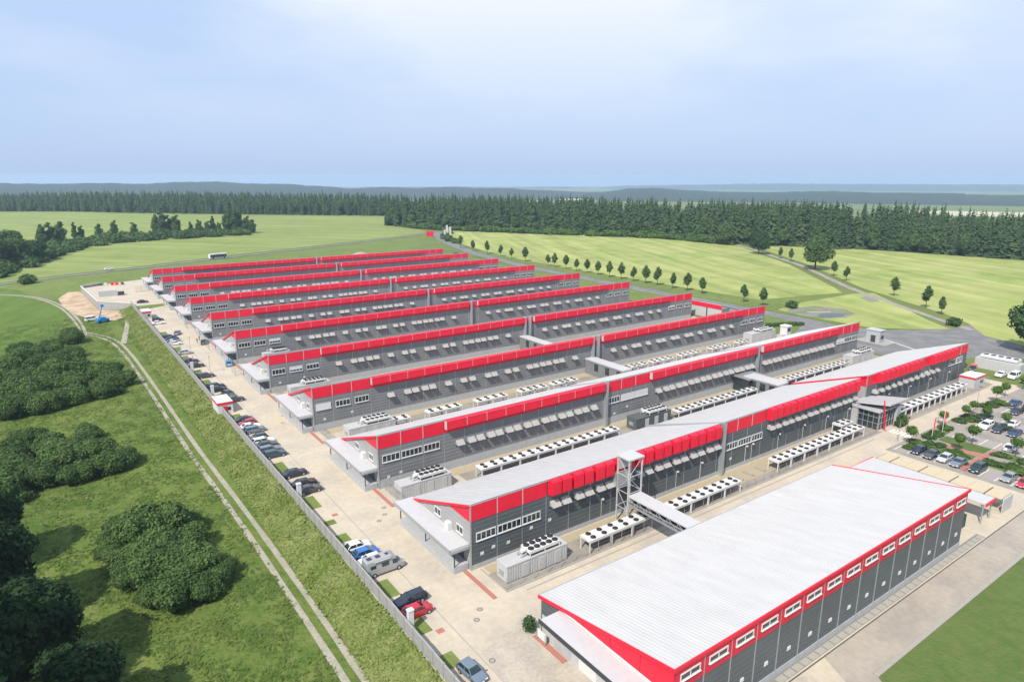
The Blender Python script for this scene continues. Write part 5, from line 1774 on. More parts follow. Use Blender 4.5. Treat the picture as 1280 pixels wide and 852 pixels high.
def crown(seed, lobes, nleaf, size, fill=0.35, flat=0.85):
    """lobes: (x,y,z,r). leaves sit on noisy lobe shells with gaps, some inside"""
    rng = np.random.default_rng(seed)
    Cs, Ns = [], []
    tot = sum(l[3] ** 2 for l in lobes)
    for (x, y, z, r) in lobes:
        n = int(nleaf * r * r / tot)
        D = rng.normal(0, 1, (n, 3))
        D /= np.linalg.norm(D, axis=1)[:, None]
        # clumping: pull directions toward random clump centres
        K = max(6, int(9 + r * 5))
        kc = rng.normal(0, 1, (K, 3))
        kc /= np.linalg.norm(kc, axis=1)[:, None]
        idx = np.argmax(D @ kc.T + rng.normal(0, 0.08, (n, K)), 1)
        cl = kc[idx]
        dev = np.linalg.norm(D - cl, axis=1)
        bump = 1.10 - 0.55 * dev ** 1.4
        rad = r * bump * np.where(rng.random(n) < fill, rng.uniform(0.5, 0.95, n), rng.normal(1.0, 0.09, n))
        P = D * rad[:, None] * np.array([1, 1, flat]) + np.array([x, y, z])
        Cs.append(P)
        Ns.append(D + 0.35 * np.array([0, 0, 1.0]))
    C = np.concatenate(Cs)
    N = np.concatenate(Ns)
    keep = C[:, 2] > 0.05
    return leaf_quads(C[keep], N[keep], size, rng)


def blob_core(lobes, k=0.66):
    mb = MB()
    for (x, y, z, r) in lobes:
        vs, fs = [], []
        for j in range(5):
            th = math.pi * (j + 0.5) / 5
            for i in range(8):
                ph = 2 * math.pi * (i + 0.5 * (j % 2)) / 8
                rr = r * k * (0.9 + 0.15 * math.sin(3 * ph + j))
                vs.append((x + rr * math.sin(th) * math.cos(ph), y + rr * math.sin(th) * math.sin(ph), max(0.02, z + rr * 0.85 * math.cos(th))))
        for j in range(4):
            for i in range(8):
                fs.append((j * 8 + i, (j + 1) * 8 + i, (j + 1) * 8 + (i + 1) % 8, j * 8 + (i + 1) % 8))
        mb.add(vs, fs)
    return mb


def lobes_tree(seed, r, h0, h1, n):
    rng = random.Random(seed)
    out = [(0, 0, (h0 + h1) / 2, r * 0.72)]
    for i in range(n):
        a = rng.uniform(0, 6.28)
        t = rng.random()
        z = h0 + (h1 - h0) * (0.15 + 0.75 * t)
        prof = math.sin(math.pi * (0.18 + 0.72 * t))
        out.append((r * 0.62 * prof * math.cos(a), r * 0.62 * prof * math.sin(a), z, r * rng.uniform(0.32, 0.5)))
    out.append((0, 0, h1 - r * 0.35, r * 0.45))
    return out


def crown_mesh(name, seed, lobes, nleaf, size, m, core=True):
    V, F = crown(seed, lobes, nleaf, size)
    if core:
        c = blob_core(lobes)
        cv = np.array(c.v)
        cf = np.array(c.f) + len(V)
        V = np.concatenate([V, cv])
        F = np.concatenate([F, cf])
    return np_mesh(name, V, F, m)


def trunk_mesh(h, r, limbs=5, seed=0):
    rng = random.Random(seed)
    mb = MB().tube((0, 0, -0.3), (0.05, 0.02, h * 0.5), r, r * 0.7, n=7).tube((0.05, 0.02, h * 0.5), (0, 0, h), r * 0.7, r * 0.25, n=6)
    for i in range(limbs):
        a = rng.uniform(0, 6.28)
        z = h * rng.uniform(0.4, 0.75)
        L = h * rng.uniform(0.25, 0.4)
        mb.tube((0.04, 0.02, z), (L * math.cos(a) * 0.8, L * math.sin(a) * 0.8, z + L * 0.7), r * 0.35, r * 0.1, n=5)
    return mb.mesh("trunk", bark)


def spruce_mesh(seed, H=30.0, R0=4.0, whorls=26, br=9, m=None):
    rng = np.random.default_rng(seed)
    V, F, MI = [], [], []
    t = MB().tube((0, 0, -1), (0, 0, H * 0.97), 0.32, 0.05, n=5)
    V += t.v
    F4 = [f for f in t.f if len(f) == 4]
    F += F4
    MI += [1] * len(F4)
    for k in range(whorls):
        f = k / (whorls - 1)
        z = H * (0.08 + 0.91 * f)
        R_ = R0 * (1 - f) ** 0.55 * rng.uniform(0.7, 1.2) + 0.55
        nb = max(4, int(br * (1 - 0.55 * f)))
        for b in range(nb):
            a = rng.uniform(0, 6.28)
            L = R_ * rng.uniform(0.7, 1.15)
            w = 0.30 * L + 0.38
            dr = L * rng.uniform(0.22, 0.5)
            c, s = math.cos(a), math.sin(a)
            zz = z + rng.uniform(-0.4, 0.4)

            def pt(rr, side, dz):
                return (c * rr - s * side, s * rr + c * side, zz + dz)
            i = len(V)
            V += [pt(0.05, -w * 0.25, 0.35), pt(0.05, w * 0.25, 0.35), pt(L * 0.6, w * 0.55, -dr * 0.45), pt(L * 0.6, -w * 0.55, -dr * 0.45), pt(L, w * 0.08, -dr), pt(L, -w * 0.08, -dr),
                  pt(L * 0.55, w * 0.7, -dr * 1.0 - 0.3), pt(L * 0.55, -w * 0.7, -dr * 1.0 - 0.3)]
            F += [(i, i + 1, i + 2, i + 3), (i + 3, i + 2, i + 4, i + 5), (i + 1, i + 2, i + 6, i + 2), (i, i + 3, i + 7, i + 3)]
            F[-2:] = []
            F += [(i + 2, i + 1, i + 6, i + 4), (i, i + 3, i + 5, i + 7)]
            MI += [0] * 4
    return np_mesh("spruce_tree", np.array(V), np.array(F), [m or needle, bark], MI)


def mat_rand():
    return random.uniform(0, 6.283)


# --- spruces and mixed trees along the wood's edge on the right
SPR = [spruce_mesh(11 + i, R0=(5.0, 4.3, 5.6, 4.6)[i], H=(30, 26, 28, 32)[i], whorls=22) for i in range(4)]
BROADF = []
for i in range(3):
    lb = lobes_tree(40 + i, 6.0, 5.5, 20, 7)
    BROADF.append(crown_mesh("crown", 60 + i, lb, 1500, 0.85, leaf_mid))
EDGE = [(327, 712), (344, 660), (356, 622), (378, 585), (394, 558), (420, 512), (445, 478), (468, 440), (476, 400), (474, 352), (488, 320), (520, 272), (532, 222), (543, 170), (553, 120), (560, 60), (566, 0), (570, -70)]


def along(poly, step):
    out = []
    for a, b in zip(poly[:-1], poly[1:]):
        L = math.dist(a, b)
        k = max(1, int(L / step))
        d = ((b[0] - a[0]) / L, (b[1] - a[1]) / L)
        for i in range(k):
            out.append((a[0] + d[0] * L * i / k, a[1] + d[1] * L * i / k, d[1] * -1, d[0]))  # left normal
    return out


rowpts = []
for (x, y, nx_, ny_) in along(EDGE, 5.4):
    rowpts.append((x, y, -nx_ if nx_ < 0 else nx_, -ny_ if nx_ < 0 else ny_))
forest = []
for row in range(24):
    for (x, y, nx_, ny_) in rowpts:
        if row > 1 and random.random() < 0.25:
            continue
        off = row * 6.2 + random.uniform(-2.6, 2.6) + 2
        forest.append((x + nx_ * off + random.uniform(-2, 2), y + ny_ * off + random.uniform(-2, 2), row))
forest.sort(key=lambda p: p[2])
first, rest = forest[:285], forest[285:]
rest += [(x, y, 9) for x, y in ((random.uniform(486, 620), random.uniform(270, 420)) for _ in range(260)) if x > 490 + 0.25 * abs(y - 345)]
for i, (x, y, row) in enumerate(first):
    s = random.uniform(0.72, 1.14) * (0.88 if y < 260 else 1.0)
    broad = (row == 0 and random.random() < 0.34) or (row > 0 and random.random() < 0.12)
    if 440 < y < 720 and row == 0 and random.random() < 0.25:
        broad = True
    z = tz(x, y)
    if broad:
        o = put("broadleaf_tree", random.choice(BROADF), None, (x, y, z - 4.0 * s), mat_rand(), (s * 1.0, s * 1.0, s * random.uniform(0.9, 1.2)))
        tag(o, "rounded green broadleaf tree at the front edge of the dark spruce wood", "tree", "broadleaf trees on the edge of the spruce wood")
    else:
        o = put("spruce_tree", random.choice(SPR), None, (x, y, z - 0.2), mat_rand(), (s * 1.05, s * 1.05, s * random.uniform(0.9, 1.08)))
        tag(o, "tall dark spruce in the front ranks of the wood beyond the pale field", "tree", "spruces at the edge of the right-hand wood")


def gn_forest(name, pts, meshes, label):
    """one mass: points carrying scale and turn, trees instanced on them"""
    src = []
    me = bpy.data.meshes.new(name)
    me.from_pydata([(p[0], p[1], p[2]) for p in pts], [], [])
    for an, vals in (("tree_scale", [p[3] for p in pts]), ("tree_turn", [p[4] for p in pts])):
        at = me.attributes.new(an, 'FLOAT', 'POINT')
        at.data.foreach_set("value", vals)
    at = me.attributes.new("tree_kind", 'INT', 'POINT')
    at.data.foreach_set("value", [random.randrange(len(meshes)) for p in pts])
    o = put(name, me)
    ng = bpy.data.node_groups.new(name, 'GeometryNodeTree')
    ng.interface.new_socket("Geometry", in_out='INPUT', socket_type='NodeSocketGeometry')
    ng.interface.new_socket("Geometry", in_out='OUTPUT', socket_type='NodeSocketGeometry')
    N, Lk = ng.nodes, ng.links
    gi, go = N.new('NodeGroupInput'), N.new('NodeGroupOutput')
    iop = N.new('GeometryNodeInstanceOnPoints')
    iop.inputs['Pick Instance'].default_value = True
    jo = N.new('GeometryNodeJoinGeometry')
    for so in reversed(meshes):
        oi = N.new('GeometryNodeObjectInfo')
        oi.inputs['Object'].default_value = so
        oi.inputs['As Instance'].default_value = True
        oi.transform_space = 'ORIGINAL'
        Lk.new(oi.outputs['Geometry'], jo.inputs[0])
    at1, at2, at3 = (N.new('GeometryNodeInputNamedAttribute') for _ in range(3))
    at1.data_type = 'FLOAT'
    at1.inputs[0].default_value = "tree_scale"
    at2.data_type = 'FLOAT'
    at2.inputs[0].default_value = "tree_turn"
    at3.data_type = 'INT'
    at3.inputs[0].default_value = "tree_kind"
    cx = N.new('ShaderNodeCombineXYZ')
    Lk.new(at2.outputs[0], cx.inputs[2])
    Lk.new(gi.outputs[0], iop.inputs['Points'])
    Lk.new(jo.outputs[0], iop.inputs['Instance'])
    Lk.new(at3.outputs[0], iop.inputs['Instance Index'])
    Lk.new(cx.outputs[0], iop.inputs['Rotation'])
    Lk.new(at1.outputs[0], iop.inputs['Scale'])
    Lk.new(iop.outputs[0], go.inputs[0])
    o.modifiers.new("trees", 'NODES').node_group = ng
    return tag(o, label, "wood", kind="stuff")


spr_objs = []
for me in SPR:
    for o in COL.objects:
        if o.data == me:
            spr_objs.append(o)
            break
gn_forest("forest", [(x, y, tz(x, y) - 0.3, random.uniform(0.74, 1.12) * (0.88 if y < 260 else 1.0), mat_rand()) for x, y, r in rest], spr_objs, "dark spruce wood filling the ground behind its front ranks")
LEDGE = [(-520, 1900), (-300, 1660), (-42, 1410), (109, 1186), (180, 1105), (247, 1037), (330, 950), (402, 880), (420, 800), (470, 740)]
lp = []
for row in range(20):
    for (x, y, nx_, ny_) in along(LEDGE, 8.5):
        sx, sy = (-nx_, -ny_) if nx_ < 0 else (nx_, ny_)
        off = row * 9.5 + random.uniform(-4, 4)
        px, py = x + sx * off + random.uniform(-4, 4), y + sy * off + random.uniform(-4, 4)
        lp.append((px, py, tz(px, py) - 0.3, random.uniform(0.82, 1.08) * (1.0 if row else 0.75), mat_rand()))
br_objs = [next(o for o in COL.objects if o.data == m_) for m_ in BROADF]
gn_forest("forest", lp, spr_objs + [spr_objs[0], spr_objs[2]] + br_objs, "distant blue-green wood closing off the left-hand pale field")

# --- shrubs and hedge along the foot of the wood
SHR = []
for i in range(3):
    rng = random.Random(90 + i)
    lb = [(rng.uniform(-1.6, 1.6), rng.uniform(-1.6, 1.6), rng.uniform(0.7, 1.7), rng.uniform(0.9, 1.6)) for _ in range(6)]
    SHR.append(crown_mesh("shrub", 120 + i, lb, 800, 0.42, (leaf_mid, leaf_bright, leaf_mid)[i]))
for (x, y, nx_, ny_) in along([(336, 660), (350, 612), (372, 575), (388, 545), (415, 500), (438, 462), (460, 430), (468, 395), (466, 345)], 6.5):
    s = random.uniform(1.9, 3.2)
    o = put("shrub", SHR[random.choice((0, 1, 1))], None, (x + random.uniform(-2, 2), y + random.uniform(-2, 2), -0.2), mat_rand(), (s, s, s * 0.85))
    tag(o, "low green shrub in the hedge between the pale field and the wood", "shrub", "hedge shrubs along the foot of the wood")
for (x, y, nx_, ny_) in along([(288, 490), (300, 530), (316, 556), (338, 580)], 5.5):
    s = random.uniform(1.2, 2.0)
    o = put("shrub", random.choice(SHR), None, (x, y, -0.2), mat_rand(), (s, s, s * 0.85))
    tag(o, "shrub in the short hedge beside the road behind the far halls", "shrub", "hedge shrubs by the far road")

# --- avenue of young trees along the access road
AV = []
for i in range(3):
    lb = [(0, 0, 4.9, 1.75), (0.3, 0.2, 6.2, 1.35), (-0.3, -0.1, 3.7, 1.45), (0.05, 0, 7.3, 0.8), (0.7, -0.5, 4.6, 1.0), (-0.7, 0.5, 5.2, 1.0)]
    lb = [(x * (1 + 0.2 * i), y, z, r * (1 - 0.06 * i)) for x, y, z, r in lb]
    AV.append((crown_mesh("crown", 200 + i, lb, 900, 0.33, leaf_mid), trunk_mesh(5.0, 0.14, 3, i)))


def avenue(x, y, s, label, group, pair=None, z=0.0):
    t = thing("avenue_tree", label, "tree", (x, y, z), mat_rand(), group)
    c, tr = pair or random.choice(AV)
    put("crown", c, t, (0, 0, 0), 0, s)
    put("trunk", tr, t, (0, 0, 0), 0, s)
    return t


for ai_, (x, y) in enumerate(((272, 455), (268, 430), (266.5, 408), (266, 390), (265.5, 376), (264, 358), (262, 331), (262.5, 325), (262.5, 314), (262.5, 304), (262, 294), (261.5, 284), (261, 274), (261, 264.5), (260.8, 255), (260.8, 246), (261, 238), (260, 226.5), (261, 218), (260, 208), (257.5, 182.5), (256.5, 172))):
    avenue(x, y, random.uniform(0.9, 1.25), "young oval-crowned tree in the straight avenue, %s counted from its far end" % ORD[ai_], "avenue trees along the access road")
for ai_, (x, y, s) in enumerate(((368, 203, 1.1), (356.5, 189.5, 1.0), (329, 151, 1.15), (310, 128.5, 1.25), (301, 118.5, 0.95), (417, 269.5, 1.0), (407, 255, 1.1), (436, 300, 0.9))):
    avenue(x, y, s, "young tree beside the narrow field track, " + ("just below the big oak", "second below the big oak", "third below the big oak", "between the third one and the apron shrub", "nearest the asphalt apron", "first above the big oak", "second above the big oak", "farthest up the track")[ai_], "young trees along the field track")
for x, y, lab in ((281, 107, "round dark shrub at the corner of the asphalt apron"), (262, 163, "small bush on the field margin by the pond")):
    o = put("shrub", SHR[0], None, (x, y, 0), 0.5, 1.2)
    tag(o, lab, "shrub")

# --- large single trees
BIGT = []
for i in range(3):
    lb = lobes_tree(300 + i, 8.5, 4.0, 15.5, 12)
    BIGT.append((crown_mesh("crown", 320 + i, lb, 5200, 0.62, (leaf_mid, leaf_dark, leaf_dark)[i]), trunk_mesh(11, 0.5, 7, i)))


for i in range(3):
    lb = [(0.5 * math.sin(i + q * 2.1) * (1 + 0.25 * q), 0.5 * math.cos(i * 2 + q * 1.7) * (1 + 0.25 * q), 4.5 + q * (1.75 + 0.1 * i), (2.6, 3.1, 3.3, 3.0, 2.7, 2.3, 1.8, 1.3)[q] * (1, 0.8, 1.15)[i]) for q in range(8)]
    lb += [(2.6 * math.cos(a_), 2.6 * math.sin(a_), 7 + 1.5 * math.sin(3 * a_), 1.7) for a_ in (0.3 + i, 2.2 + i, 4.4 + i)]
    BIGT.append((crown_mesh("crown", 340 + i, lb, 2600, 0.62, (leaf_mid, leaf_dark, leaf_mid)[i]), trunk_mesh(14, 0.3, 6, 20 + i)))


def bigtree(x, y, s, k, label, z=0.0, sz=1.0, group=None, name="broadleaf_tree"):
    t = thing(name, label, "tree", (x, y, z), mat_rand(), group)
    put("crown", BIGT[k][0], t, (0, 0, 0), 0, (s, s, s * sz))
    put("trunk", BIGT[k][1], t, (0, 0, 0), 0, (s, s, s * sz))
    return t


bigtree(384, 224, 1.15, 0, "big solitary oak on the field track, largest tree in the pale fields")
bigtree(462, 350, 1.0, 0, "round oak at the right tip of the hedge below the wood")
bigtree(426, 293, 0.95, 1, "dark spreading oak in the field, right of the hedge tip")
bigtree(258, 74, 0.95, 1, "dark leafy tree cut by the picture's right edge above the car park")
bigtree(268, 62, 0.9, 1, "dark tree just behind the one at the right edge")
# tree belt at the far left, each tall tree its own
for (x, y, s, k, sz) in ((-24, 532, 1.2, 1, 0.95), (-12, 545, 1.1, 0, 1.0), (-34, 520, 1.2, 1, 1.0), (-2, 560, 1.0, 1, 0.85), (-44, 545, 1.3, 0, 1.1), (-30, 575, 1.3, 1, 1.0), (-16, 600, 1.2, 0, 1.0), (-50, 580, 1.3, 1, 1.0),
                          (4, 668, 1.15, 3, 0.9), (10, 672, 1.2, 4, 0.9), (17, 676, 1.1, 5, 0.95), (28, 700, 0.75, 4, 1.25), (33, 704, 0.7, 3, 1.1), (47, 712, 0.8, 5, 0.9), (60, 722, 0.85, 3, 1.0), (76, 720, 0.8, 5, 0.85), (94, 716, 1.1, 3, 1.0), (99, 712, 1.15, 5, 1.0), (105, 714, 1.1, 4, 0.95), (110, 708, 1.15, 3, 0.95), (122, 704, 0.7, 4, 1.0), (129, 702, 0.9, 3, 0.9), (136, 700, 0.75, 5, 0.9), (142, 705, 0.9, 4, 1.05), (146, 698, 0.8, 3, 0.8), (155, 702, 1.3, 3, 1.0), (161, 700, 1.25, 5, 1.0), (166, 700, 1.2, 4, 0.95), (171, 694, 1.1, 3, 0.85), (175, 690, 0.9, 5, 0.8)):
    bigtree(x, y, s, k, "tall uneven broadleaf tree in the belt crossing the left-hand pale field", tz(x, y), sz, "trees of the left-hand field belt")
for (x, y, nx_, ny_) in along([(-30, 500), (-18, 530), (-5, 560), (5, 600), (16, 640), (40, 668), (75, 680), (110, 683), (150, 688), (176, 690)], 6.0):
    s = random.uniform(2.0, 3.0)
    for q in range(3):
        o = put("shrub", random.choice((SHR[0], SHR[2])), None, (x + random.uniform(-8, 8), y + (q - 1) * 14 + random.uniform(-4, 4), tz(x, y) - 0.4), mat_rand(), (s, s, s * 0.95))
        tag(o, "dense dark shrub in the understorey of the left-hand field belt", "shrub", "shrubs under the left-hand field belt")
o = put("shrub", SHR[0], None, (-9.5, 451, tz(-9.5, 451)), 1.0, 2.0)
tag(o, "single round bush beside the country road at the far left", "shrub")

# --- thickets on the near left meadow
BUSH = []
for i in range(4):
    rng = random.Random(400 + i)
    lb = [(0, 0, 2.1, 2.6)] + [(rng.uniform(-2.6, 2.6), rng.uniform(-2.6, 2.6), rng.uniform(1.2, 3.4), rng.uniform(1.2, 2.0)) for _ in range(9)]
    BUSH.append(crown_mesh("shrub", 420 + i, lb, 20000, 0.19, thicket))


def bush(x, y, s, label, group, k=None, sz=1.0):
    o = put("shrub", BUSH[random.randrange(4) if k is None else k], None, (x, y, tz(x, y) - 0.25), mat_rand(), (s, s, s * sz))
    return tag(o, label, "shrub", group)


for (x, y, s) in ((9.5, 95, 1.05), (13.6, 94.5, 0.8), (6.4, 97.5, 0.7), (8.0, 101, 1.15), (12.8, 101, 1.15), (15.4, 98.5, 0.6), (8.5, 107.5, 1.25), (4.2, 103.5, 0.75), (13.4, 108.5, 1.0), (9.5, 114, 1.2), (4.6, 110, 0.9), (12.6, 115.5, 0.85), (6.6, 119.5, 1.0), (10.6, 121.5, 0.7), (2.8, 116, 0.6)):
    bush(x, y, s, "leafy shrub of the big rounded thicket nearest the track ruts", "shrubs of the big near thicket", sz=random.uniform(0.9, 1.25))
for (x, y, s) in ((-5, 152, 1.2), (1, 149.5, 1.0), (6.0, 150, 1.0), (-2, 158, 1.3), (4, 158, 1.15), (9.0, 153.5, 0.75), (-9, 158, 1.2), (2, 166, 1.1), (-4, 168, 1.2), (-11, 168, 1.3), (3.5, 173, 0.9), (-7, 177, 1.0), (-12, 148, 1.2)):
    bush(x, y, s, "leafy shrub of the middle thicket, below the long upper one", "shrubs of the middle thicket")
for (x, y, s) in ((-9, 204, 1.3), (-3, 203, 1.2), (3, 205, 1.1), (9, 208, 1.1), (14.5, 213, 0.95), (-13, 212, 1.5), (-5, 214, 1.5), (3, 216, 1.4), (10, 220, 1.3), (-10, 226, 1.5), (-2, 228, 1.5), (6, 230, 1.3), (12, 228, 0.9), (-13, 240, 1.5), (-5, 244, 1.4), (3, 246, 1.2), (-10, 258, 1.4), (-2, 262, 1.2), (4, 258, 0.9), (-16, 228, 1.5), (5, 284, 1.2), (0, 275, 1.0), (-8, 272, 1.2)):
    bush(x, y, s, "leafy shrub of the long upper thicket at the edge of the smooth green field", "shrubs of the long upper thicket")
bush(12.3, 206, 0.4, "tiny isolated bush beside the track ruts", None, 0, 1.2)
# dark trees at the lower-left corner
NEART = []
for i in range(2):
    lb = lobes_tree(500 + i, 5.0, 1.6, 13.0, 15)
    NEART.append((crown_mesh("crown", 520 + i, lb, 17000, 0.30, near_shaded), trunk_mesh(11, 0.35, 8, 7 + i)))
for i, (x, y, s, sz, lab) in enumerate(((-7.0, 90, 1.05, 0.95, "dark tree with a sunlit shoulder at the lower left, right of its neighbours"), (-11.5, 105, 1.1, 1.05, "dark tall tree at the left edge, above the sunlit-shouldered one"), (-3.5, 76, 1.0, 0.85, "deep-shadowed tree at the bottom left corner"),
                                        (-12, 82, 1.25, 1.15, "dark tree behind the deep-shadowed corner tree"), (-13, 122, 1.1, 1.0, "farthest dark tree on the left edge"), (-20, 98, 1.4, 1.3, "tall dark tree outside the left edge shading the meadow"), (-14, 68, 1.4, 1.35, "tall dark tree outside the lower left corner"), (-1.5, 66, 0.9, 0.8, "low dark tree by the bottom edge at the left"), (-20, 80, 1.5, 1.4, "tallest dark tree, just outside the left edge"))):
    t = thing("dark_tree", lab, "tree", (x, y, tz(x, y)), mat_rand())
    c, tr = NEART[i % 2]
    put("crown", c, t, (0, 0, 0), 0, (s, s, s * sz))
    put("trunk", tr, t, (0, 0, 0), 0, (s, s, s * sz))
# --- planting in the car park
TOP = [(crown_mesh("crown", 600 + i, [(0, 0, 3.0, 1.15), (0.3, 0.2, 3.05, 0.95), (-0.3, -0.1, 3.1, 0.95)], 900, 0.16, leaf_bright), trunk_mesh(2.8, 0.07, 2, i)) for i in range(2)]
for (x, y, lab) in ((146.2, 59.6, "round-headed tree at the zebra end of the front shrub bed"), (164, 60.7, "round-headed tree behind the larger red flag"), (151.0, 52.2, "round-headed tree over the dry grass of the front bed"), (157.5, 52.2, "round-headed tree on the middle lawn patch"), (157.6, 44.2, "round-headed tree beside the white and grey hatchback"),
                    (172.6, 59.5, "left round-headed tree of the pair on the second bed"), (177.5, 59.7, "right round-headed tree of the pair on the second bed"), (174.2, 55.8, "round-headed tree beside the half hidden dark car"), (174.2, 51.8, "round-headed tree over the white car in the middle row"), (199.8, 60.8, "round-headed tree standing alone farthest along the kerb"), (193.0, 60.4, "round-headed tree on the third planted bed"), (210.8, 60.4, "round-headed tree at the right edge by the plant block")):
    avenue(x, y, random.uniform(0.9, 1.1), lab, None, random.choice(TOP), 0.03)
for bi, b in enumerate(BEDS):
    xs, ys = [p[0] for p in b], [p[1] for p in b]
    for q in range(int((max(xs) - min(xs)) * (max(ys) - min(ys)) / 4.2)):
        x, y = random.uniform(min(xs) + 0.7, max(xs) - 0.7), random.uniform(min(ys) + 0.7, max(ys) - 0.7)
        if bi == 0 and x > 153:
            continue
        s = random.uniform(0.30, 0.52)
        o = put("low_shrub", random.choice(SHR), None, (x, y, 0), mat_rand(), (s * 1.3, s * 1.3, s * 0.75))
        tag(o, "low clipped shrub crowded into a car park planting bed", "shrub", "low shrubs in the car park beds")
for (x, y, s, lab) in ((156.6, 67.4, 0.75, "dark rounded bush at the foot of the pavilion's stone pier"), (155.2, 66.7, 0.45, "slim upright bush by the zebra crossing")):
    o = put("shrub", SHR[0], None, (x, y, 0), 0.3, (s, s, s * 1.3))
    tag(o, lab, "shrub")
o = put("ball_bush", crown_mesh("ball_bush", 700, [(0, 0, 1.0, 1.05), (0, 0, 1.25, 0.85)], 1400, 0.12, leaf_dark), None, (44.0, 58.4, 0), 0, (0.9, 0.9, 1.1))
tag(o, "clipped egg-shaped bush at the rear corner of the front hall", "shrub")
MB_h = crown_mesh("hedge", 710, [(i * 1.2, (i % 2) * 0.2, 0.7, 0.85) for i in range(12)], 2600, 0.2, leaf_mid)
o = put("hedge", MB_h, None, (222, 146, 0), R(-25), 1.1)
tag(o, "rectangular clipped hedge strip past the right end of the second white hall", "hedge")

# ------------------------------------------------------------------ meadow grass and weeds as blades


def tufts(name, n, region, h0, h1, m, label, per=3, size=0.3):
    """clumps of broad grass blades and weed heads lying over one another"""
    rng = np.random.default_rng(len(name))
    P = region(rng, n)
    P = np.repeat(P, per, 0) + rng.normal(0, 0.28, (len(P) * per, 2))
    z = np.array([tz(a, b) for a, b in P]) + rng.uniform(h0, h1, len(P)) * rng.uniform(0.3, 1, len(P))
    C = np.column_stack([P, z])
    V, F = leaf_quads(C, np.tile([-0.2, -0.1, 0.9], (len(C), 1)), size, rng, 0.28)
    o = put(name, np_mesh(name, V, F, m))
    return tag(o, label, "grass", kind="stuff")


def clumped(rng, x, y):
    return np.sin(x * 0.9 + 2.0 * np.sin(y * 0.31)) + np.sin(y * 0.55 + 1.7 * np.sin(x * 0.43)) + rng.normal(0, 0.8, len(x))


def reg_meadow(rng, n):
    u = rng.random(n)
    y = 52 + 280 * u ** 1.6
    x = rng.uniform(-30, 25.5, n)
    k = (clumped(rng, x, y) > -0.4) & ~((np.abs(x - (24.0 - np.clip((y - 100) / 150, 0, 1) * 3)) < 1.9))
    k &= ~((x > -0.12 * y + 20) & False)
    return np.column_stack([x, y])[k]


def reg_bank(rng, n):
    u = rng.random(n)
    y = 48 + 285 * u ** 1.5
    x = rng.uniform(25.3, 30.5, n)
    k = clumped(rng, x * 1.3, y * 1.2) > -0.9
    return np.column_stack([x, y])[k]


tufts("meadow_grass", 60000, reg_meadow, 0.04, 0.22, tuft_m, "long tufted grass covering the near left meadow", size=0.22)
tufts("bank_weeds", 42000, reg_bank, 0.06, 0.38, bank_tuft_m, "pale flowering weeds and long grass on the bank below the wall", size=0.26)

# ------------------------------------------------------------------ hills and haze


def ridge(pts, D, back, foot, m):
    """wooded ridge: foot, shoulder, crest, far side, from crest points in metres"""
    # densify with small irregularities of the tree line
    P = []
    for a, b in zip(pts[:-1], pts[1:]):
        k = max(2, int(math.dist(a[:2], b[:2]) / (D * 0.006)))
        for i in range(k):
            f = i / k
            P.append((a[0] + (b[0] - a[0]) * f, a[1] + (b[1] - a[1]) * f, a[2] + (b[2] - a[2]) * (3 * f * f - 2 * f ** 3) + random.uniform(-1, 1) * D * 0.0004))
    P.append(pts[-1])
    vs, fs = [], []
    prof = [(1 - foot, 0.0), (1 - foot * 0.72, 0.32), (1 - foot * 0.4, 0.66), (1 - foot * 0.15, 0.92), (1.0, 1.0), (1 + back * 0.4, 0.8), (1 + back, 0.0)]
    for (x, y, z) in P:
        for k, (s, f) in enumerate(prof):
            zb = -210.0
            zz = zb + (z - zb) * f if f else zb
            g = tz(x * s, y * s) - 3
            zz = g + (z - g) * f
            vs.append((x * s, y * s, zz))
    n = len(prof)
    for i in range(len(P) - 1):
        for k in range(n - 1):
            fs.append((i * n + k, (i + 1) * n + k, (i + 1) * n + k + 1, i * n + k + 1))
    return struct(MB().add(vs, fs).obj("hill", m, smooth=True))


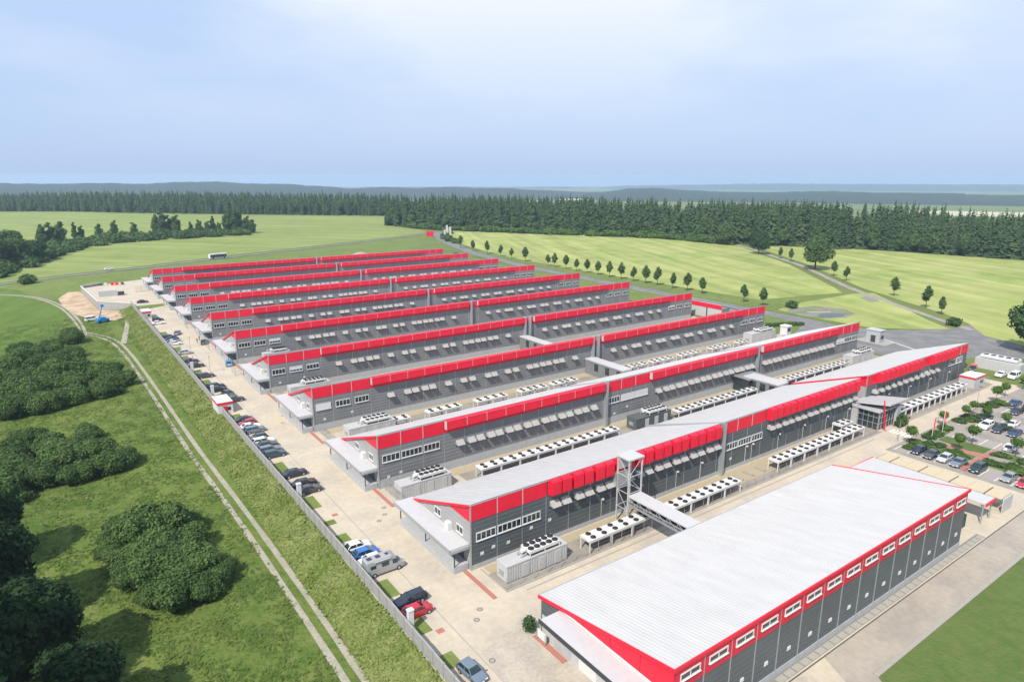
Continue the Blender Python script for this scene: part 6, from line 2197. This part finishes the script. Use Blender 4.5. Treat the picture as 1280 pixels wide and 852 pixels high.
RA = [(-2200, 4100, 0), (-730, 4541, 5), (-316, 4589, 9), (-116, 4598, 14), (-29, 4599, 9), (152, 4597, 7), (344, 4587, 10), (545, 4567, 5), (756, 4537, 13), (930, 4504, 16), (1175, 4447, 2), (1350, 4397, -1), (1521, 4341, -14), (1732, 4261, -30), (1921, 4179, -22), (2109, 4087, -29), (2318, 3972, -23), (2478, 3875, -30), (2656, 3755, -32), (2764, 3676, -43), (3074, 3421, -61), (3302, 3202, -95)]
RB = [(2659, 3250, -85), (2832, 3101, -50), (2980, 2959, -24), (3078, 2856, -21), (3217, 2699, -34), (3331, 2557, -42), (3473, 2361, -44), (3561, 2226, -36), (3639, 2096, -32), (3760, 1870, -38), (3914, 1523, -37), (3916, 1515, -45), (3997, 1289, -45), (4091, 948, -45), (4142, 694, -36), (4200, 100, -36), (4150, -600, -40)]
RC = [(4500, 10500, -150), (5738, 9966, -140), (6640, 9389, -150), (7280, 8902, -140), (7734, 8510, -160), (8067, 8195, -118), (8765, 7443, -102), (9503, 6475, -78), (10380, 4949, -77), (10937, 3552, -71), (11196, 2622, -56), (11387, 1603, -65), (11450, 0, -65), (11300, -1600, -70)]
ridge(RA, 4600, 0.25, 0.30, hill_m)
ridge(RB, 4200, 0.25, 0.26, hill_m)
ridge(RC, 11500, 0.12, 0.2, hill_m)
# pale fields in the valley beyond the wood
vale_m = mat("valley_field", (0.45, 0.43, 0.28), 0.9, var=0.15, vscale=0.004)


def vale(pts):
    struct(MB().add([(x, y, tz(x, y) + 1.0) for x, y in pts], [tuple(range(len(pts)))]).obj("valley_field", vale_m))


vale([(1900, 900), (2250, 1050), (2420, 700), (2060, 620)])
vale([(2000, 470), (2500, 520), (2560, 250), (2120, 200)])
vale([(2050, 2500), (2350, 2900), (2700, 2550), (2400, 2200)])

hz = bpy.data.materials.new("haze")
hz.use_nodes = True
hn, hl = hz.node_tree.nodes, hz.node_tree.links
hn.remove(hn["Principled BSDF"])
pv = hn.new("ShaderNodeVolumePrincipled")
pv.inputs['Color'].default_value = (0.575, 0.735, 1.0, 1)
pv.inputs['Density'].default_value = 0.00011
pv.inputs['Anisotropy'].default_value = 0.1
hl.new(pv.outputs[0], hn["Material Output"].inputs['Volume'])
tag(MB().box(-15000, -15000, -240, 15000, 15000, 59.5).obj("haze", hz), "thin blue summer haze over the whole landscape", kind="stuff")
